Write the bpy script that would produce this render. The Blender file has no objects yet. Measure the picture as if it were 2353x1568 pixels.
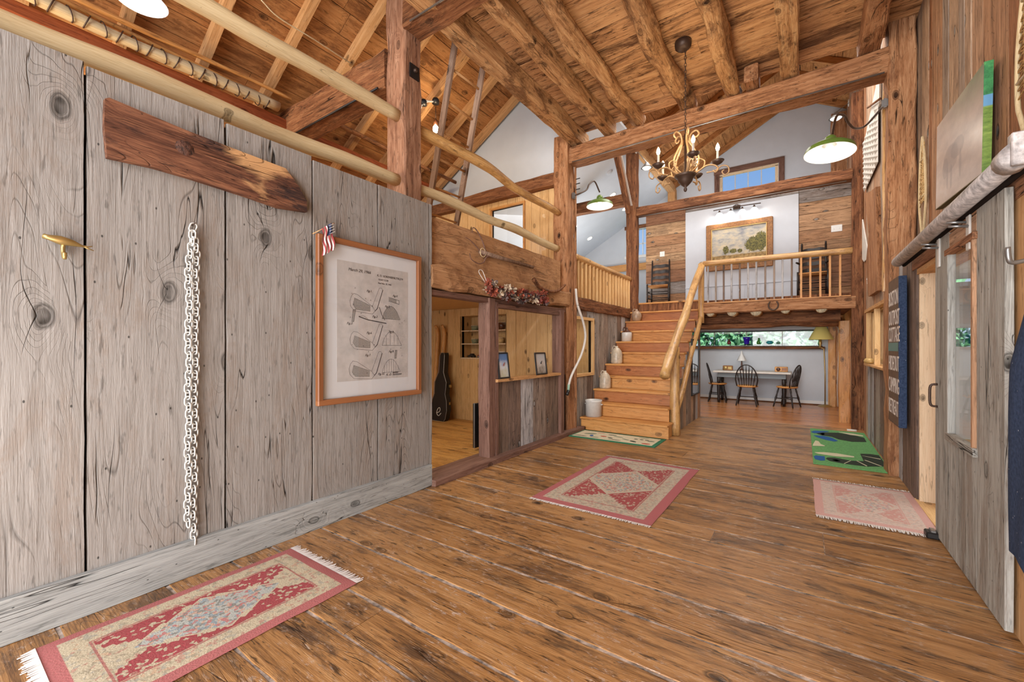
import bpy, bmesh, math, random
from mathutils import Vector, Matrix, noise
random.seed(7)
C = bpy.context.scene.collection
PI = math.pi
V = Vector

# ------------------------------------------------------------------ camera, world, exposure, big lights, mostly unseen fill
YAW = math.atan2(668.5, 964.0)
cam_d = bpy.data.cameras.new('camera')
cam = bpy.data.objects.new('camera', cam_d); C.objects.link(cam)
cam.location = (0, 0, 1.38); cam.rotation_euler = (PI/2, 0, YAW)
cam_d.sensor_width = 36; cam_d.lens = 36*964/2353.0; cam_d.shift_y = 13/2353.0
cam_d.clip_start = 0.05; cam_d.clip_end = 200
sc = bpy.context.scene; sc.camera = cam
vs = sc.view_settings
vs.view_transform = 'Standard'; vs.look = 'None'; vs.gamma = 1; vs.use_curve_mapping = False
vs.exposure = 0.0
sc.cycles.max_bounces = 6; sc.cycles.diffuse_bounces = 3; sc.cycles.glossy_bounces = 3; sc.cycles.transparent_max_bounces = 8
sc.cycles.adaptive_threshold = .05; sc.cycles.caustics_reflective = False; sc.cycles.caustics_refractive = False
w = bpy.data.worlds.new('sky'); sc.world = w; w.use_nodes = True
wn = w.node_tree.nodes; wl = w.node_tree.links
bg = wn['Background']; tcw = wn.new('ShaderNodeTexCoord'); sxw = wn.new('ShaderNodeSeparateXYZ'); rw = wn.new('ShaderNodeValToRGB')
wl.new(tcw.outputs['Generated'], sxw.inputs[0]); wl.new(sxw.outputs['Z'], rw.inputs[0]); wl.new(rw.outputs[0], bg.inputs[0])
rw.color_ramp.elements[0].color = (0.62, 0.76, 0.9, 1); rw.color_ramp.elements[0].position = 0.0
rw.color_ramp.elements[1].color = (0.11, 0.33, 0.78, 1); rw.color_ramp.elements[1].position = 0.45
bg.inputs[1].default_value = 1.0
sd = bpy.data.lights.new('sun', 'SUN'); sd.energy = 6.0; sd.angle = 0.02; sd.color = (1, .95, .86)
sun = bpy.data.objects.new('sun', sd); sun.rotation_euler = (math.radians(22), 0, math.radians(12)); C.objects.link(sun)
def area(name, loc, to, sx, sy, e, col=(1, 1, 1)):
    d = bpy.data.lights.new(name, 'AREA'); d.shape = 'RECTANGLE'; d.size = sx; d.size_y = sy; d.energy = e; d.color = col
    o = bpy.data.objects.new(name, d); o.location = loc
    o.rotation_euler = (V(to)-V(loc)).to_track_quat('-Z', 'Y').to_euler(); C.objects.link(o); return o
def point(name, loc, e, col=(1, .8, .55), r=.04):
    d = bpy.data.lights.new(name, 'POINT'); d.energy = e; d.color = col; d.shadow_soft_size = r
    o = bpy.data.objects.new(name, d); o.location = loc; C.objects.link(o); return o
area('window_light_back', (-.3, -5.4, 2.2), (-.9, 6, 1.7), 4.6, 3.6, 560, (1, .985, .97))
area('hall_fill', (-.6, -4.2, 4.4), (-.6, 4.6, 0), 3.6, 1.0, 250, (1, .98, .96))  # unseen fill added high behind the camera to lift the floor
area('gable_fill', (-1.2, 10.75, 4.75), (-1.2, 11.6, 6.6), 3.0, .5, 26, (1, .99, .98))  # added fill, hidden behind the loft partition, brightens the far gable
area('floor_bounce_fill', (-1.2, -0.9, .35), (-1.2, 3.2, 4.8), 3.0, 1.2, 125, (1, .96, .92))  # unseen upward fill standing in for light bounced off the floor
area('attic_fill', (-5.9, -1.2, 2.9), (-4.6, 4, 5.2), 2.0, 1.0, 135, (1, .84, .62))  # unseen warm fill that brightens the attic roof boards
area('bay_fill', (-1.0, 7.6, 6.0), (-1.0, 7.6, 0), 2.6, 2.2, 170, (1, .95, .88))  # added fill, kept out of sight above the tie beam
area('loft_light', (-5.0, 7.4, 4.2), (-5.4, 7.9, 2), 1.2, 2.0, 42, (1, .97, .93))
area('loft_up_fill', (-4.7, 9.6, 2.5), (-4.2, 9.0, 6), 1.6, 2.4, 78, (1, .98, .95))  # unseen fill lifting the white sloping ceiling, no fixture there
area('dining_light', (-1.2, 10.4, 1.98), (-1.2, 11.0, 0), 2.6, 1.4, 42, (1, .94, .86))
area('pine_fill', (-4.5, 3.9, 2.1), (-4.5, 4.2, 0), 1.6, 1.6, 60, (1, .86, .66))  # unseen fill to brighten the pine room and its niche
area('pine_back_fill', (-4.5, 7.5, 2.05), (-4.5, 7.6, 0), 1.6, 1.6, 28, (1, .86, .66))  # added fill so the room behind window two is not black
area('side_room_light', (2.0, 6.0, 2.3), (2.0, 6.0, 0), 1.4, 3.0, 60, (1, .95, .85))

# ------------------------------------------------------------------ pixel helpers (turn a pixel on a known plane into a point)
Fx, Fy = -math.sin(YAW), math.cos(YAW); Rx, Ry = Fy, -Fx
def ray(u, v):
    t = (u-1176.5)/964; return (Fx+t*Rx, Fy+t*Ry, (797-v)/964)
def PX(u, v, x):
    r = ray(u, v); s = x/r[0]; return V((x, r[1]*s, 1.38+r[2]*s))
def PY(u, v, y):
    r = ray(u, v); s = y/r[1]; return V((r[0]*s, y, 1.38+r[2]*s))
def PZ(u, v, z):
    r = ray(u, v); s = (z-1.38)/r[2]; return V((r[0]*s, r[1]*s, z))

# ------------------------------------------------------------------ materials
def lin(c):
    out = []
    for x in c:
        x = x/255.0
        out.append(x/12.92 if x <= .04045 else ((x+.055)/1.055)**2.4)
    return (out[0], out[1], out[2], 1)
class G:
    def __init__(s, name):
        s.m = bpy.data.materials.new(name); s.m.use_nodes = True
        s.n = s.m.node_tree.nodes; s.l = s.m.node_tree.links
        s.b = s.n['Principled BSDF']
    def put(s, sock, v):
        if hasattr(v, 'is_output'): s.l.new(v, sock)
        else: sock.default_value = v
    def math(s, op, a, b=0, c=0, clamp=False):
        n = s.n.new('ShaderNodeMath'); n.operation = op; n.use_clamp = clamp
        s.put(n.inputs[0], a); s.put(n.inputs[1], b)
        if len(n.inputs) > 2: s.put(n.inputs[2], c)
        return n.outputs[0]
    def vmath(s, op, a, b=(0, 0, 0), c=(0, 0, 0)):
        n = s.n.new('ShaderNodeVectorMath'); n.operation = op
        s.put(n.inputs[0], a); s.put(n.inputs[1], b)
        if op == 'MULTIPLY_ADD': s.put(n.inputs[2], c)
        return n.outputs[0]
    def noise(s, vec, scale, detail=3, rough=.5, dist=0):
        n = s.n.new('ShaderNodeTexNoise'); s.put(n.inputs['Vector'], vec)
        n.inputs['Scale'].default_value = scale; n.inputs['Detail'].default_value = detail
        n.inputs['Roughness'].default_value = rough; n.inputs['Distortion'].default_value = dist
        return n.outputs[0]
    def voro(s, vec, scale, out='Distance', feat='F1', rnd=1):
        n = s.n.new('ShaderNodeTexVoronoi'); n.feature = feat; s.put(n.inputs['Vector'], vec)
        n.inputs['Scale'].default_value = scale; n.inputs['Randomness'].default_value = rnd
        return n.outputs[out]
    def mr(s, v, a, b, c=0, d=1):
        n = s.n.new('ShaderNodeMapRange'); s.put(n.inputs[0], v)
        for i, x in enumerate((a, b, c, d)): n.inputs[i+1].default_value = x
        return n.outputs[0]
    def mix(s, f, a, b, mode='MIX'):
        n = s.n.new('ShaderNodeMix'); n.data_type = 'RGBA'; n.blend_type = mode
        s.put(n.inputs[0], f); s.put(n.inputs[6], a); s.put(n.inputs[7], b); return n.outputs[2]
    def ramp(s, v, stops, const=False):
        n = s.n.new('ShaderNodeValToRGB'); s.put(n.inputs[0], v); r = n.color_ramp
        if const: r.interpolation = 'CONSTANT'
        while len(r.elements) < len(stops): r.elements.new(.5)
        for e, (p, c) in zip(r.elements, stops): e.position = p; e.color = c
        return n.outputs[0]
    def obj(s):
        return s.n.new('ShaderNodeTexCoord').outputs['Object']
    def rand(s):
        return s.n.new('ShaderNodeObjectInfo').outputs['Random']
    def sep(s, v):
        n = s.n.new('ShaderNodeSeparateXYZ'); s.put(n.inputs[0], v); return n.outputs
    def comb(s, x, y, z):
        n = s.n.new('ShaderNodeCombineXYZ'); s.put(n.inputs[0], x); s.put(n.inputs[1], y); s.put(n.inputs[2], z); return n.outputs[0]
    def bump(s, h, strength, dist=.01):
        n = s.n.new('ShaderNodeBump'); s.put(n.inputs['Height'], h); n.inputs['Strength'].default_value = strength
        n.inputs['Distance'].default_value = dist; s.l.new(n.outputs[0], s.b.inputs['Normal'])
    def done(s, col, rough=.6, spec=.4):
        s.put(s.b.inputs['Base Color'], col); s.put(s.b.inputs['Roughness'], rough)
        s.b.inputs['Specular IOR Level'].default_value = spec
        return s.m
DESAT = .16
def ds(c):
    m_ = .3*c[0]+.55*c[1]+.15*c[2]; return tuple(x+(m_-x)*DESAT for x in c)
def wood(name, cols, rough=.62, spec=.3, knots=.5, crack=.5, streak=.6, ring=.5, stain=None, stain_amt=0, palette=None, var=.16, bumpy=.5, fibre=1.0, scuff=0, ks=1.0, lines=.5, dash=.4, sstr=.28, extra=None):
    """grain runs along local Z; cols = dark, mid, light (0-255)"""
    cols = [ds(c) for c in cols]
    g = G(name); r = g.rand(); o = g.obj()
    p = g.vmath('MULTIPLY_ADD', g.comb(r, r, r), (37.3, 17.9, 53.1), o)
    s = g.sep(p)
    # knots: sparse cells on the face
    pk = g.comb(g.math('MULTIPLY', g.math('ADD', s[0], s[1]), 3.6*ks), g.math('MULTIPLY', s[2], 2.1*ks), 0)
    vn = g.n.new('ShaderNodeTexVoronoi'); vn.voronoi_dimensions = '2D'; g.l.new(pk, vn.inputs['Vector']); vn.inputs['Scale'].default_value = 1
    has = g.math('LESS_THAN', g.sep(vn.outputs['Color'])[0], .46*min(1, knots+.15))
    wob = g.noise(g.vmath('MULTIPLY', p, (1, 1, .6)), 14, 2, .5)
    kd = g.math('ADD', vn.outputs['Distance'], g.math('MULTIPLY', g.math('SUBTRACT', wob, .5), .06))
    kd = g.math('ADD', kd, g.math('MULTIPLY', g.math('SUBTRACT', 1, has), 2))
    kf = g.mr(kd, .05, .42, 1, 0); kf2 = g.math('POWER', kf, 2)
    low = g.noise(g.vmath('MULTIPLY', p, (1, 1, .10)), 2.6, 2, .45, .3)
    fld = g.math('ADD', low, g.math('MULTIPLY', kf2, .16))
    sn1 = g.math('SINE', g.math('MULTIPLY', fld, 150.0))
    rings = g.mr(sn1, -1, 1)
    fine = g.noise(g.vmath('MULTIPLY', p, (1, 1, .035)), 150, 3, .7)
    med = g.noise(g.vmath('MULTIPLY', p, (1, 1, .07)), 24, 5, .68, .3)
    t = g.math('ADD', g.math('MULTIPLY', g.mr(med, .33, .67), .5*streak), .26*(1-streak)+.17)
    t = g.math('ADD', t, g.math('MULTIPLY', rings, .22*ring))
    t = g.math('ADD', t, g.math('MULTIPLY', g.mr(fine, .35, .65, -.5, .5), .30*fibre))
    t = g.math('ADD', t, g.mr(r, 0, 1, -var, var))
    d, m, l = [lin(c) for c in cols]
    col = g.ramp(t, [(0.02, d), (.42, m), (.95, l)])
    if palette:
        r2 = g.math('FRACT', g.math('MULTIPLY', r, 7.31)); k = len(palette)
        tint = g.ramp(r2, [(i/k, lin(ds(c))) for i, c in enumerate(palette)], True)
        col = g.mix(1.0, col, tint, 'MULTIPLY'); col = g.mix(1.0, col, (2.0, 2.0, 2.0, 1), 'MULTIPLY')
    dk = lin([c*.5 for c in cols[0]])
    gate = g.noise(g.vmath('MULTIPLY', p, (1, 1, .3)), 4.2, 2)
    if stain is not None:
        sn = g.noise(g.vmath('MULTIPLY', p, (1, 1, sstr)), 4.2, 7, .78, .5)
        sm = g.math('MULTIPLY', g.mr(sn, .50, .60, 0, stain_amt), g.mr(fine, .3, .6, .3, 1))
        col = g.mix(sm, col, lin(ds(stain)))
    if extra: col = extra(g, o, p, col)
    ln = g.math('MULTIPLY', g.mr(g.math('ABSOLUTE', sn1), .0, .22, 1, 0), g.mr(gate, .46, .60, .12, .9))
    col = g.mix(g.math('MULTIPLY', ln, lines), col, dk)
    if dash:
        dn = g.noise(g.vmath('MULTIPLY', p, (1, 1, .16)), 46, 3, .6)
        col = g.mix(g.mr(dn, .60, .68, 0, dash), col, dk)
    core = g.mr(kd, .055, .085, 1, 0)
    kcol = g.mix(g.mr(wob, .35, .65), lin([c*.55 for c in cols[0]]), lin([c*.85 for c in cols[1]]))
    col = g.mix(core, col, kcol)
    rim = g.math('MULTIPLY', g.mr(kd, .07, .085), g.mr(kd, .085, .12, 1, 0)); col = g.mix(g.math('MULTIPLY', rim, .75), col, dk)
    cn = g.noise(g.vmath('MULTIPLY', g.vmath('ADD', p, g.comb(g.math('MULTIPLY', kf2, .05), 0, 0)), (1, 1, .05)), 8, 3, .5, .1)
    cr = g.mr(g.math('ABSOLUTE', g.math('SUBTRACT', cn, .5)), .0, .0065, 1, 0)
    cr = g.math('MULTIPLY', g.math('MULTIPLY', cr, g.mr(gate, .50, .56)), crack)
    col = g.mix(cr, col, lin([c*.28 for c in cols[0]]))
    vh = g.n.new('ShaderNodeTexVoronoi'); vh.voronoi_dimensions = '2D'; g.l.new(pk, vh.inputs['Vector']); vh.inputs['Scale'].default_value = 2.6
    sp = g.math('MULTIPLY', g.mr(vh.outputs['Distance'], .022, .036, .8*crack, 0), g.math('GREATER_THAN', g.sep(vh.outputs['Color'])[1], .62))
    col = g.mix(sp, col, lin([c*.3 for c in cols[0]]))
    if scuff:
        sf = g.noise(g.vmath('MULTIPLY', p, (1, 1, .35)), 44, 5, .8, .6)
        sm = g.math('MULTIPLY', g.mr(sf, .56, .64, 0, scuff), g.mr(g.noise(p, 2.6, 4), .40, .58))
        col = g.mix(sm, col, lin((196, 180, 168)))
    h = g.math('SUBTRACT', g.math('ADD', g.math('MULTIPLY', fine, .5), g.math('MULTIPLY', med, .9)), g.math('MULTIPLY', cr, 1.6))
    h = g.math('SUBTRACT', h, g.math('MULTIPLY', g.math('ADD', core, ln), .35))
    g.bump(h, bumpy, .008)
    return g.done(col, rough, spec)
def plain(name, c, rough=.5, metal=0, spec=.5, nz=0, ns=20, emit=0, bump=0):
    g = G(name); col = lin(c)
    if nz:
        f = g.noise(g.obj(), ns, 4, .6)
        col = g.mix(g.mr(f, .3, .7), lin([x*(1-nz) for x in c]), lin([min(255, x*(1+nz)) for x in c]))
        if bump: g.bump(f, bump, .01)
    g.done(col, rough, spec); g.b.inputs['Metallic'].default_value = metal
    if emit:
        g.b.inputs['Emission Color'].default_value = lin(c); g.b.inputs['Emission Strength'].default_value = emit
    return g.m
def glass(name, tint=(255, 255, 255), rough=0.0, alpha=.12):
    g = G(name); g.n.remove(g.b)
    out = g.n['Material Output']; tr = g.n.new('ShaderNodeBsdfTransparent'); gl = g.n.new('ShaderNodeBsdfGlossy'); mx = g.n.new('ShaderNodeMixShader')
    tr.inputs[0].default_value = lin(tint); gl.inputs['Roughness'].default_value = rough
    lw = g.n.new('ShaderNodeLayerWeight'); lw.inputs[0].default_value = .5
    f = g.math('ADD', g.math('MULTIPLY', g.math('POWER', lw.outputs['Facing'], 5), .5), .02+alpha*.12)
    g.l.new(f, mx.inputs[0]); g.l.new(tr.outputs[0], mx.inputs[1]); g.l.new(gl.outputs[0], mx.inputs[2]); g.l.new(mx.outputs[0], out.inputs[0])
    return g.m
M = {}
M['grey'] = wood('weathered_grey_board', ((98, 90, 83), (141, 135, 130), (166, 161, 157)), rough=.85, spec=.1, knots=.75, crack=1, streak=.32, ring=.4, var=.035, bumpy=.6, stain=(132, 112, 96), stain_amt=.45, ks=.75, lines=.6, dash=.4, fibre=.8)
M['greybase'] = wood('grey_baseboard_wood', ((98, 100, 98), (152, 155, 154), (180, 183, 182)), rough=.85, spec=.1, knots=.5, crack=1, streak=.7, ring=.4, var=.02, bumpy=.5, lines=.5, ks=1.1)
M['floor'] = wood('old_floor_plank', ((84, 50, 24), (170, 116, 60), (210, 158, 98)), rough=.3, spec=.4, knots=.7, crack=.7, streak=.95, ring=.35, stain=(60, 44, 36), stain_amt=.85, var=.07, bumpy=.45, scuff=.75, dash=.8, lines=.45, ks=.9)
M['dfloor'] = wood('dining_floor_board', ((130, 68, 28), (188, 112, 52), (214, 150, 84)), rough=.22, spec=.5, knots=.2, crack=.2, var=.12, bumpy=.12)
M['pinefloor'] = wood('pine_floor_board', ((150, 88, 30), (214, 152, 72), (236, 184, 104)), rough=.4, spec=.4, knots=.6, crack=.3, streak=.9, stain=(120, 66, 20), stain_amt=.5, bumpy=.2)
M['ceil'] = wood('ceiling_board', ((118, 66, 36), (216, 156, 100), (240, 192, 136)), rough=.75, spec=.15, knots=.5, crack=.8, streak=.8, ring=.3, stain=(78, 42, 24), stain_amt=1.0, var=.08, bumpy=.5, sstr=.17, dash=.85)
M['attic'] = wood('roof_board', ((110, 62, 28), (184, 120, 64), (210, 150, 88)), rough=.75, spec=.15, knots=.6, crack=.6, streak=.6, stain=(96, 52, 24), stain_amt=.7, var=.12, bumpy=.4)
M['rafter'] = wood('rafter_timber', ((140, 88, 46), (204, 148, 90), (224, 176, 122)), rough=.75, spec=.15, knots=.3, crack=.4, var=.08, bumpy=.3)
M['redplate'] = wood('red_plate_timber', ((92, 34, 12), (150, 68, 28), (182, 98, 50)), rough=.7, spec=.2, knots=.2, crack=.3, bumpy=.2)
M['beam'] = wood('hewn_beam', ((92, 52, 28), (170, 112, 70), (212, 160, 114)), rough=.75, spec=.2, knots=.4, crack=1, streak=.95, stain=(104, 58, 34), stain_amt=.7, var=.07, bumpy=.9, dash=.6, lines=.6)
M['beamdark'] = wood('dark_hewn_beam', ((66, 34, 16), (132, 78, 44), (184, 126, 80)), rough=.7, spec=.25, knots=.4, crack=1, streak=.95, stain=(60, 30, 14), stain_amt=.7, var=.06, bumpy=.9, dash=.6, lines=.6)
M['beampink'] = wood('worn_pinkish_post', ((98, 58, 40), (152, 104, 76), (192, 146, 116)), rough=.7, spec=.2, knots=.4, crack=1, streak=1, stain=(104, 56, 36), stain_amt=.6, var=.04, bumpy=.8, lines=.6, dash=.5)
M['log'] = wood('joist_log', ((92, 52, 26), (188, 132, 80), (228, 182, 126)), rough=.75, spec=.2, knots=.5, crack=.6, streak=.9, stain=(96, 58, 34), stain_amt=.9, sstr=.6, var=.06, bumpy=.8, dash=.5)
M['pole'] = wood('peeled_pole', ((170, 140, 94), (210, 184, 136), (228, 210, 168)), rough=.5, spec=.35, knots=.2, crack=.4, streak=.5, ring=.2, var=.04, bumpy=.25, ks=1.6, lines=.15, dash=.1)
M['yellowlog'] = wood('varnished_yellow_log', ((150, 94, 40), (208, 154, 84), (234, 194, 130)), rough=.3, spec=.55, knots=.5, crack=.5, streak=.7, ring=.3, var=.04, bumpy=.45, ks=1.5, stain=(140, 92, 50), stain_amt=.75, sstr=.35, dash=.5, lines=.3)
M['pine'] = wood('knotty_pine_board', ((172, 116, 58), (224, 176, 112), (240, 204, 148)), rough=.5, spec=.3, knots=.9, crack=.2, streak=.45, ring=.3, var=.08, bumpy=.15, ks=1.2, lines=.2, dash=.15)
M['pinelight'] = wood('raw_pine_board', ((206, 168, 124), (228, 198, 158), (240, 216, 182)), rough=.6, spec=.2, knots=.8, crack=.2, streak=.4, ring=.3, var=.05, bumpy=.1, ks=1.6)
M['stair'] = wood('stair_board', ((146, 82, 30), (208, 138, 64), (232, 172, 98)), rough=.4, spec=.4, knots=.7, crack=.4, streak=.5, ring=.6, var=.1, bumpy=.2)
M['stairred'] = wood('reddish_stair_board', ((118, 58, 22), (180, 104, 50), (208, 138, 78)), rough=.38, spec=.4, knots=.4, crack=.3, streak=.6, ring=.5, var=.08, bumpy=.2)
M['darktrim'] = wood('dark_red_trim', ((72, 46, 38), (118, 82, 68), (150, 112, 96)), rough=.7, spec=.2, knots=.4, crack=.7, streak=.8, var=.05, bumpy=.5)
M['mix'] = wood('reclaimed_barn_board', ((84, 78, 74), (184, 182, 180), (232, 230, 228)), rough=.8, spec=.15, knots=.6, crack=1, streak=1, ring=.4, var=.04, bumpy=.6, stain=(96, 84, 78), stain_amt=.6, palette=[(146, 128, 116), (172, 172, 176), (128, 106, 94), (152, 144, 138), (126, 104, 90), (158, 144, 132)])
M['rmix'] = wood('brown_barn_board', ((96, 80, 68), (188, 182, 176), (232, 228, 222)), rough=.8, spec=.15, knots=.5, crack=1, streak=1, ring=.3, var=.06, bumpy=.6, stain=(120, 92, 72), stain_amt=.5, palette=[(180, 144, 116), (160, 144, 132), (176, 134, 102), (182, 154, 130), (166, 114, 80)])
M['loftmix'] = wood('loft_plank_mix', ((96, 80, 66), (192, 184, 176), (236, 230, 222)), rough=.75, spec=.2, knots=.8, crack=1, streak=.9, ring=.5, var=.06, bumpy=.5, stain=(110, 84, 66), stain_amt=.6, palette=[(168, 132, 100), (158, 118, 86), (138, 136, 138), (176, 144, 110), (140, 100, 76)])
M['door'] = wood('barn_door_board', ((102, 96, 88), (168, 166, 158), (196, 196, 190)), rough=.85, spec=.1, knots=.25, crack=1, streak=.9, ring=.2, var=.07, bumpy=.6, stain=(128, 106, 88), stain_amt=.65, sstr=.12, lines=.3)
def charx(g, o, p, col):
    q_ = g.sep(o); n = g.noise(g.vmath('MULTIPLY', p, (1, 1, .22)), 5, 6, .7, .8)
    f = g.math('ADD', g.mr(g.math('ABSOLUTE', g.math('SUBTRACT', q_[2], .26)), .0, .3, .32, 0), g.mr(q_[0], -.12, .12, -.12, .14))
    return g.mix(g.mr(g.math('ADD', n, f), .76, .88, 0, .85), col, lin((206, 160, 112)))
M['char'] = wood('charred_plank', ((30, 20, 18), (108, 64, 44), (166, 108, 74)), rough=.75, spec=.2, knots=.0, crack=.8, streak=1, ring=.6, stain=(30, 28, 34), stain_amt=1.0, var=.01, bumpy=.9, dash=.6, lines=.7, extra=charx)
M['board'] = wood('wide_brown_board', ((112, 72, 44), (176, 126, 82), (206, 158, 112)), rough=.75, spec=.15, knots=.3, crack=.6, streak=.5, ring=.5, stain=(120, 76, 48), stain_amt=.7, sstr=.6, var=.02, bumpy=.6, dash=.5)
M['ladder'] = wood('old_ladder_wood', ((84, 62, 50), (142, 112, 92), (176, 146, 124)), rough=.8, spec=.15, knots=.2, crack=.6, streak=.8, bumpy=.4)
M['plaster'] = plain('white_plaster', (198, 204, 212), .9, spec=.1, nz=.015, ns=3)
M['plasterd'] = plain('loft_white_plaster', (200, 206, 216), .9, spec=.1, nz=.015, ns=3)
M['dirt'] = plain('grey_caulk_dirt', (146, 136, 128), .9, nz=.5, ns=16, bump=.8)
M['dark'] = plain('dark_void', (24, 16, 12), .9, spec=.1)
M['black'] = plain('black_iron', (24, 23, 24), .45, spec=.5)
M['iron'] = plain('bronze_iron', (74, 56, 46), .45, metal=.4)
M['goldiron'] = plain('gilded_scroll_iron', (176, 142, 104), .4, metal=.35)
M['steel'] = plain('brushed_steel', (150, 150, 150), .35, metal=.8)
M['galv'] = plain('galvanised_pipe', (176, 170, 168), .5, metal=.35, nz=.25, ns=26, bump=.3)
M['white'] = plain('white_paint', (226, 226, 224), .5)
M['offwhite'] = plain('off_white_cloth', (208, 204, 198), .9, nz=.05, ns=8)
M['glass'] = glass('clear_glass')
M['frame'] = wood('cherry_frame', ((112, 60, 28), (150, 88, 46), (168, 106, 62)), rough=.4, spec=.4, knots=0, crack=0, streak=.3, ring=.1, fibre=.3, bumpy=.05, lines=0, dash=0)
M['mat'] = plain('picture_mount_white', (206, 208, 212), .9, spec=.1)
M['paper'] = plain('aged_paper', (184, 180, 178), .9, spec=.1, nz=.07, ns=9)
M['ink'] = plain('drawing_ink', (62, 58, 60), .9)
M['ink2'] = plain('drawing_grey_wash', (140, 136, 132), .9, nz=.14, ns=160)
M['chalk'] = plain('white_lettering', (214, 204, 196), .9)
g = G('navy_fabric'); _n = g.noise(g.obj(), 70, 3); _v = g.voro(g.obj(), 24)
g.bump(_n, .2, .01); M['navy'] = g.done(g.mix(g.mr(_v, .05, .075, .8, 0), g.mix(g.mr(_n, .3, .7), lin((46, 60, 84)), lin((66, 80, 108))), lin((190, 196, 206))), .95, .1)
M['green'] = plain('green_enamel', (96, 124, 52), .35, nz=.05)
M['stone'] = plain('salt_glaze_stoneware', (186, 172, 152), .35, nz=.1, ns=18)
M['stonew'] = plain('white_stoneware', (206, 204, 200), .3, nz=.03)
M['stoneb'] = plain('brown_stoneware', (158, 134, 112), .35, nz=.12, ns=18)
M['brown'] = plain('brown_glaze', (82, 48, 30), .3)
M['brass'] = plain('brass', (176, 150, 96), .35, metal=.7)
M['bulb'] = plain('bulb_glow', (255, 236, 200), .5, emit=14)
M['glow'] = plain('lamp_glow', (255, 248, 236), .5, emit=1.6)
M['shadein'] = plain('white_enamel_inside', (206, 204, 198), .4, emit=.0)
M['led'] = plain('recessed_glow', (255, 250, 240), .5, emit=5)
M['leaf'] = plain('leaf_green', (112, 160, 118), .8, spec=.1, nz=.35, ns=1.3)
M['grass'] = plain('lawn_green', (98, 140, 84), .9, spec=.1, nz=.2, ns=2)

# ------------------------------------------------------------------ builders
WM = {}
def setm(o, mat4, parent=None):
    WM[o.as_pointer()] = mat4.copy()
    if parent is not None:
        o.parent = parent; o.matrix_basis = WM[parent.as_pointer()].inverted() @ mat4
    else: o.matrix_basis = mat4
def link(name, bm, mat, parent=None, mtx=None, smooth=False):
    me = bpy.data.meshes.new(name); bm.normal_update(); bm.to_mesh(me); bm.free()
    for m_ in (mat if isinstance(mat, (list, tuple)) else [mat]): me.materials.append(M[m_] if isinstance(m_, str) else m_)
    if smooth:
        for p in me.polygons: p.use_smooth = True
    return inst(name, me, parent, mtx)
def inst(name, me, parent=None, mtx=None):
    o = bpy.data.objects.new(name, me); C.objects.link(o)
    setm(o, mtx if mtx is not None else Matrix.Identity(4), parent); return o
def world(name, bm, mat, parent=None, smooth=False):
    """mesh built in world coordinates; origin moved to the middle of its base"""
    xs = [v.co for v in bm.verts]
    lo = V((min(c.x for c in xs), min(c.y for c in xs), min(c.z for c in xs))); hi = V((max(c.x for c in xs), max(c.y for c in xs), max(c.z for c in xs)))
    o = V(((lo.x+hi.x)/2, (lo.y+hi.y)/2, lo.z))
    for v in bm.verts: v.co -= o
    return link(name, bm, mat, parent, Matrix.Translation(o), smooth)
def tag(o, label, cat, group=None):
    o['label'] = label; o['category'] = cat
    if group: o['group'] = group
    return o
def struct(o): o['kind'] = 'structure'; return o
def empty(name, loc, label=None, cat=None, group=None):
    o = bpy.data.objects.new(name, None); C.objects.link(o); o.empty_display_size = .05
    setm(o, Matrix.Translation(V(loc)))
    if label: tag(o, label, cat, group)
    return o
def frame(p0, p1, up=(0, 0, 1)):
    p0, p1 = V(p0), V(p1); z = (p1-p0).normalized(); y = V(up); y = y-z*y.dot(z)
    if y.length < 1e-4: y = V((0, 1, 0))-z*z.y
    y.normalize(); x = y.cross(z)
    m_ = Matrix((x, y, z)).transposed().to_4x4(); m_.translation = p0; return m_, (p1-p0).length
def boxbm(bm, lo, hi, mi=0):
    vs_ = [bm.verts.new((x, y, z)) for x in (lo[0], hi[0]) for y in (lo[1], hi[1]) for z in (lo[2], hi[2])]
    for f in ((0, 1, 3, 2), (4, 6, 7, 5), (0, 4, 5, 1), (2, 3, 7, 6), (0, 2, 6, 4), (1, 5, 7, 3)):
        fc = bm.faces.new([vs_[i] for i in f]); fc.material_index = mi
    return vs_
_share = {}
def plank(name, p0, p1, wd, h, mat, parent=None, up=(0, 0, 1), n=1, j=0, bev=.003, share=None):
    mt, L = frame(p0, p1, up)
    if share and share in _share: return inst(name, _share[share], parent, mt)
    bm = bmesh.new(); rings = []
    for i in range(n+1):
        z = L*i/n; r = []
        for sx, sy in ((-1, -1), (1, -1), (1, 1), (-1, 1)):
            r.append(bm.verts.new((sx*wd/2+random.uniform(-j, j), sy*h/2+(random.uniform(-j, j)*min(1, h*8) if h > .03 else 0), z)))
        rings.append(r)
    for a, b in zip(rings, rings[1:]):
        for k in range(4): bm.faces.new((a[k], a[(k+1) % 4], b[(k+1) % 4], b[k]))
    bm.faces.new(rings[0][::-1]); bm.faces.new(rings[-1])
    if bev: bmesh.ops.bevel(bm, geom=[e for e in bm.edges if n == 1 or abs((e.verts[0].co-e.verts[1].co).z) > 1e-3], offset=bev, segments=1, affect='EDGES')
    o = link(name, bm, mat, parent, mt)
    if share: _share[share] = o.data
    return o
def hewn(name, p0, p1, wd, h, mat, parent=None, up=(0, 0, 1), j=.012, seg=.22, bev=.014):
    L = (V(p1)-V(p0)).length
    o = plank(name, p0, p1, wd, h, mat, parent, up, max(2, int(L/seg)), j, bev)
    return o
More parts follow.
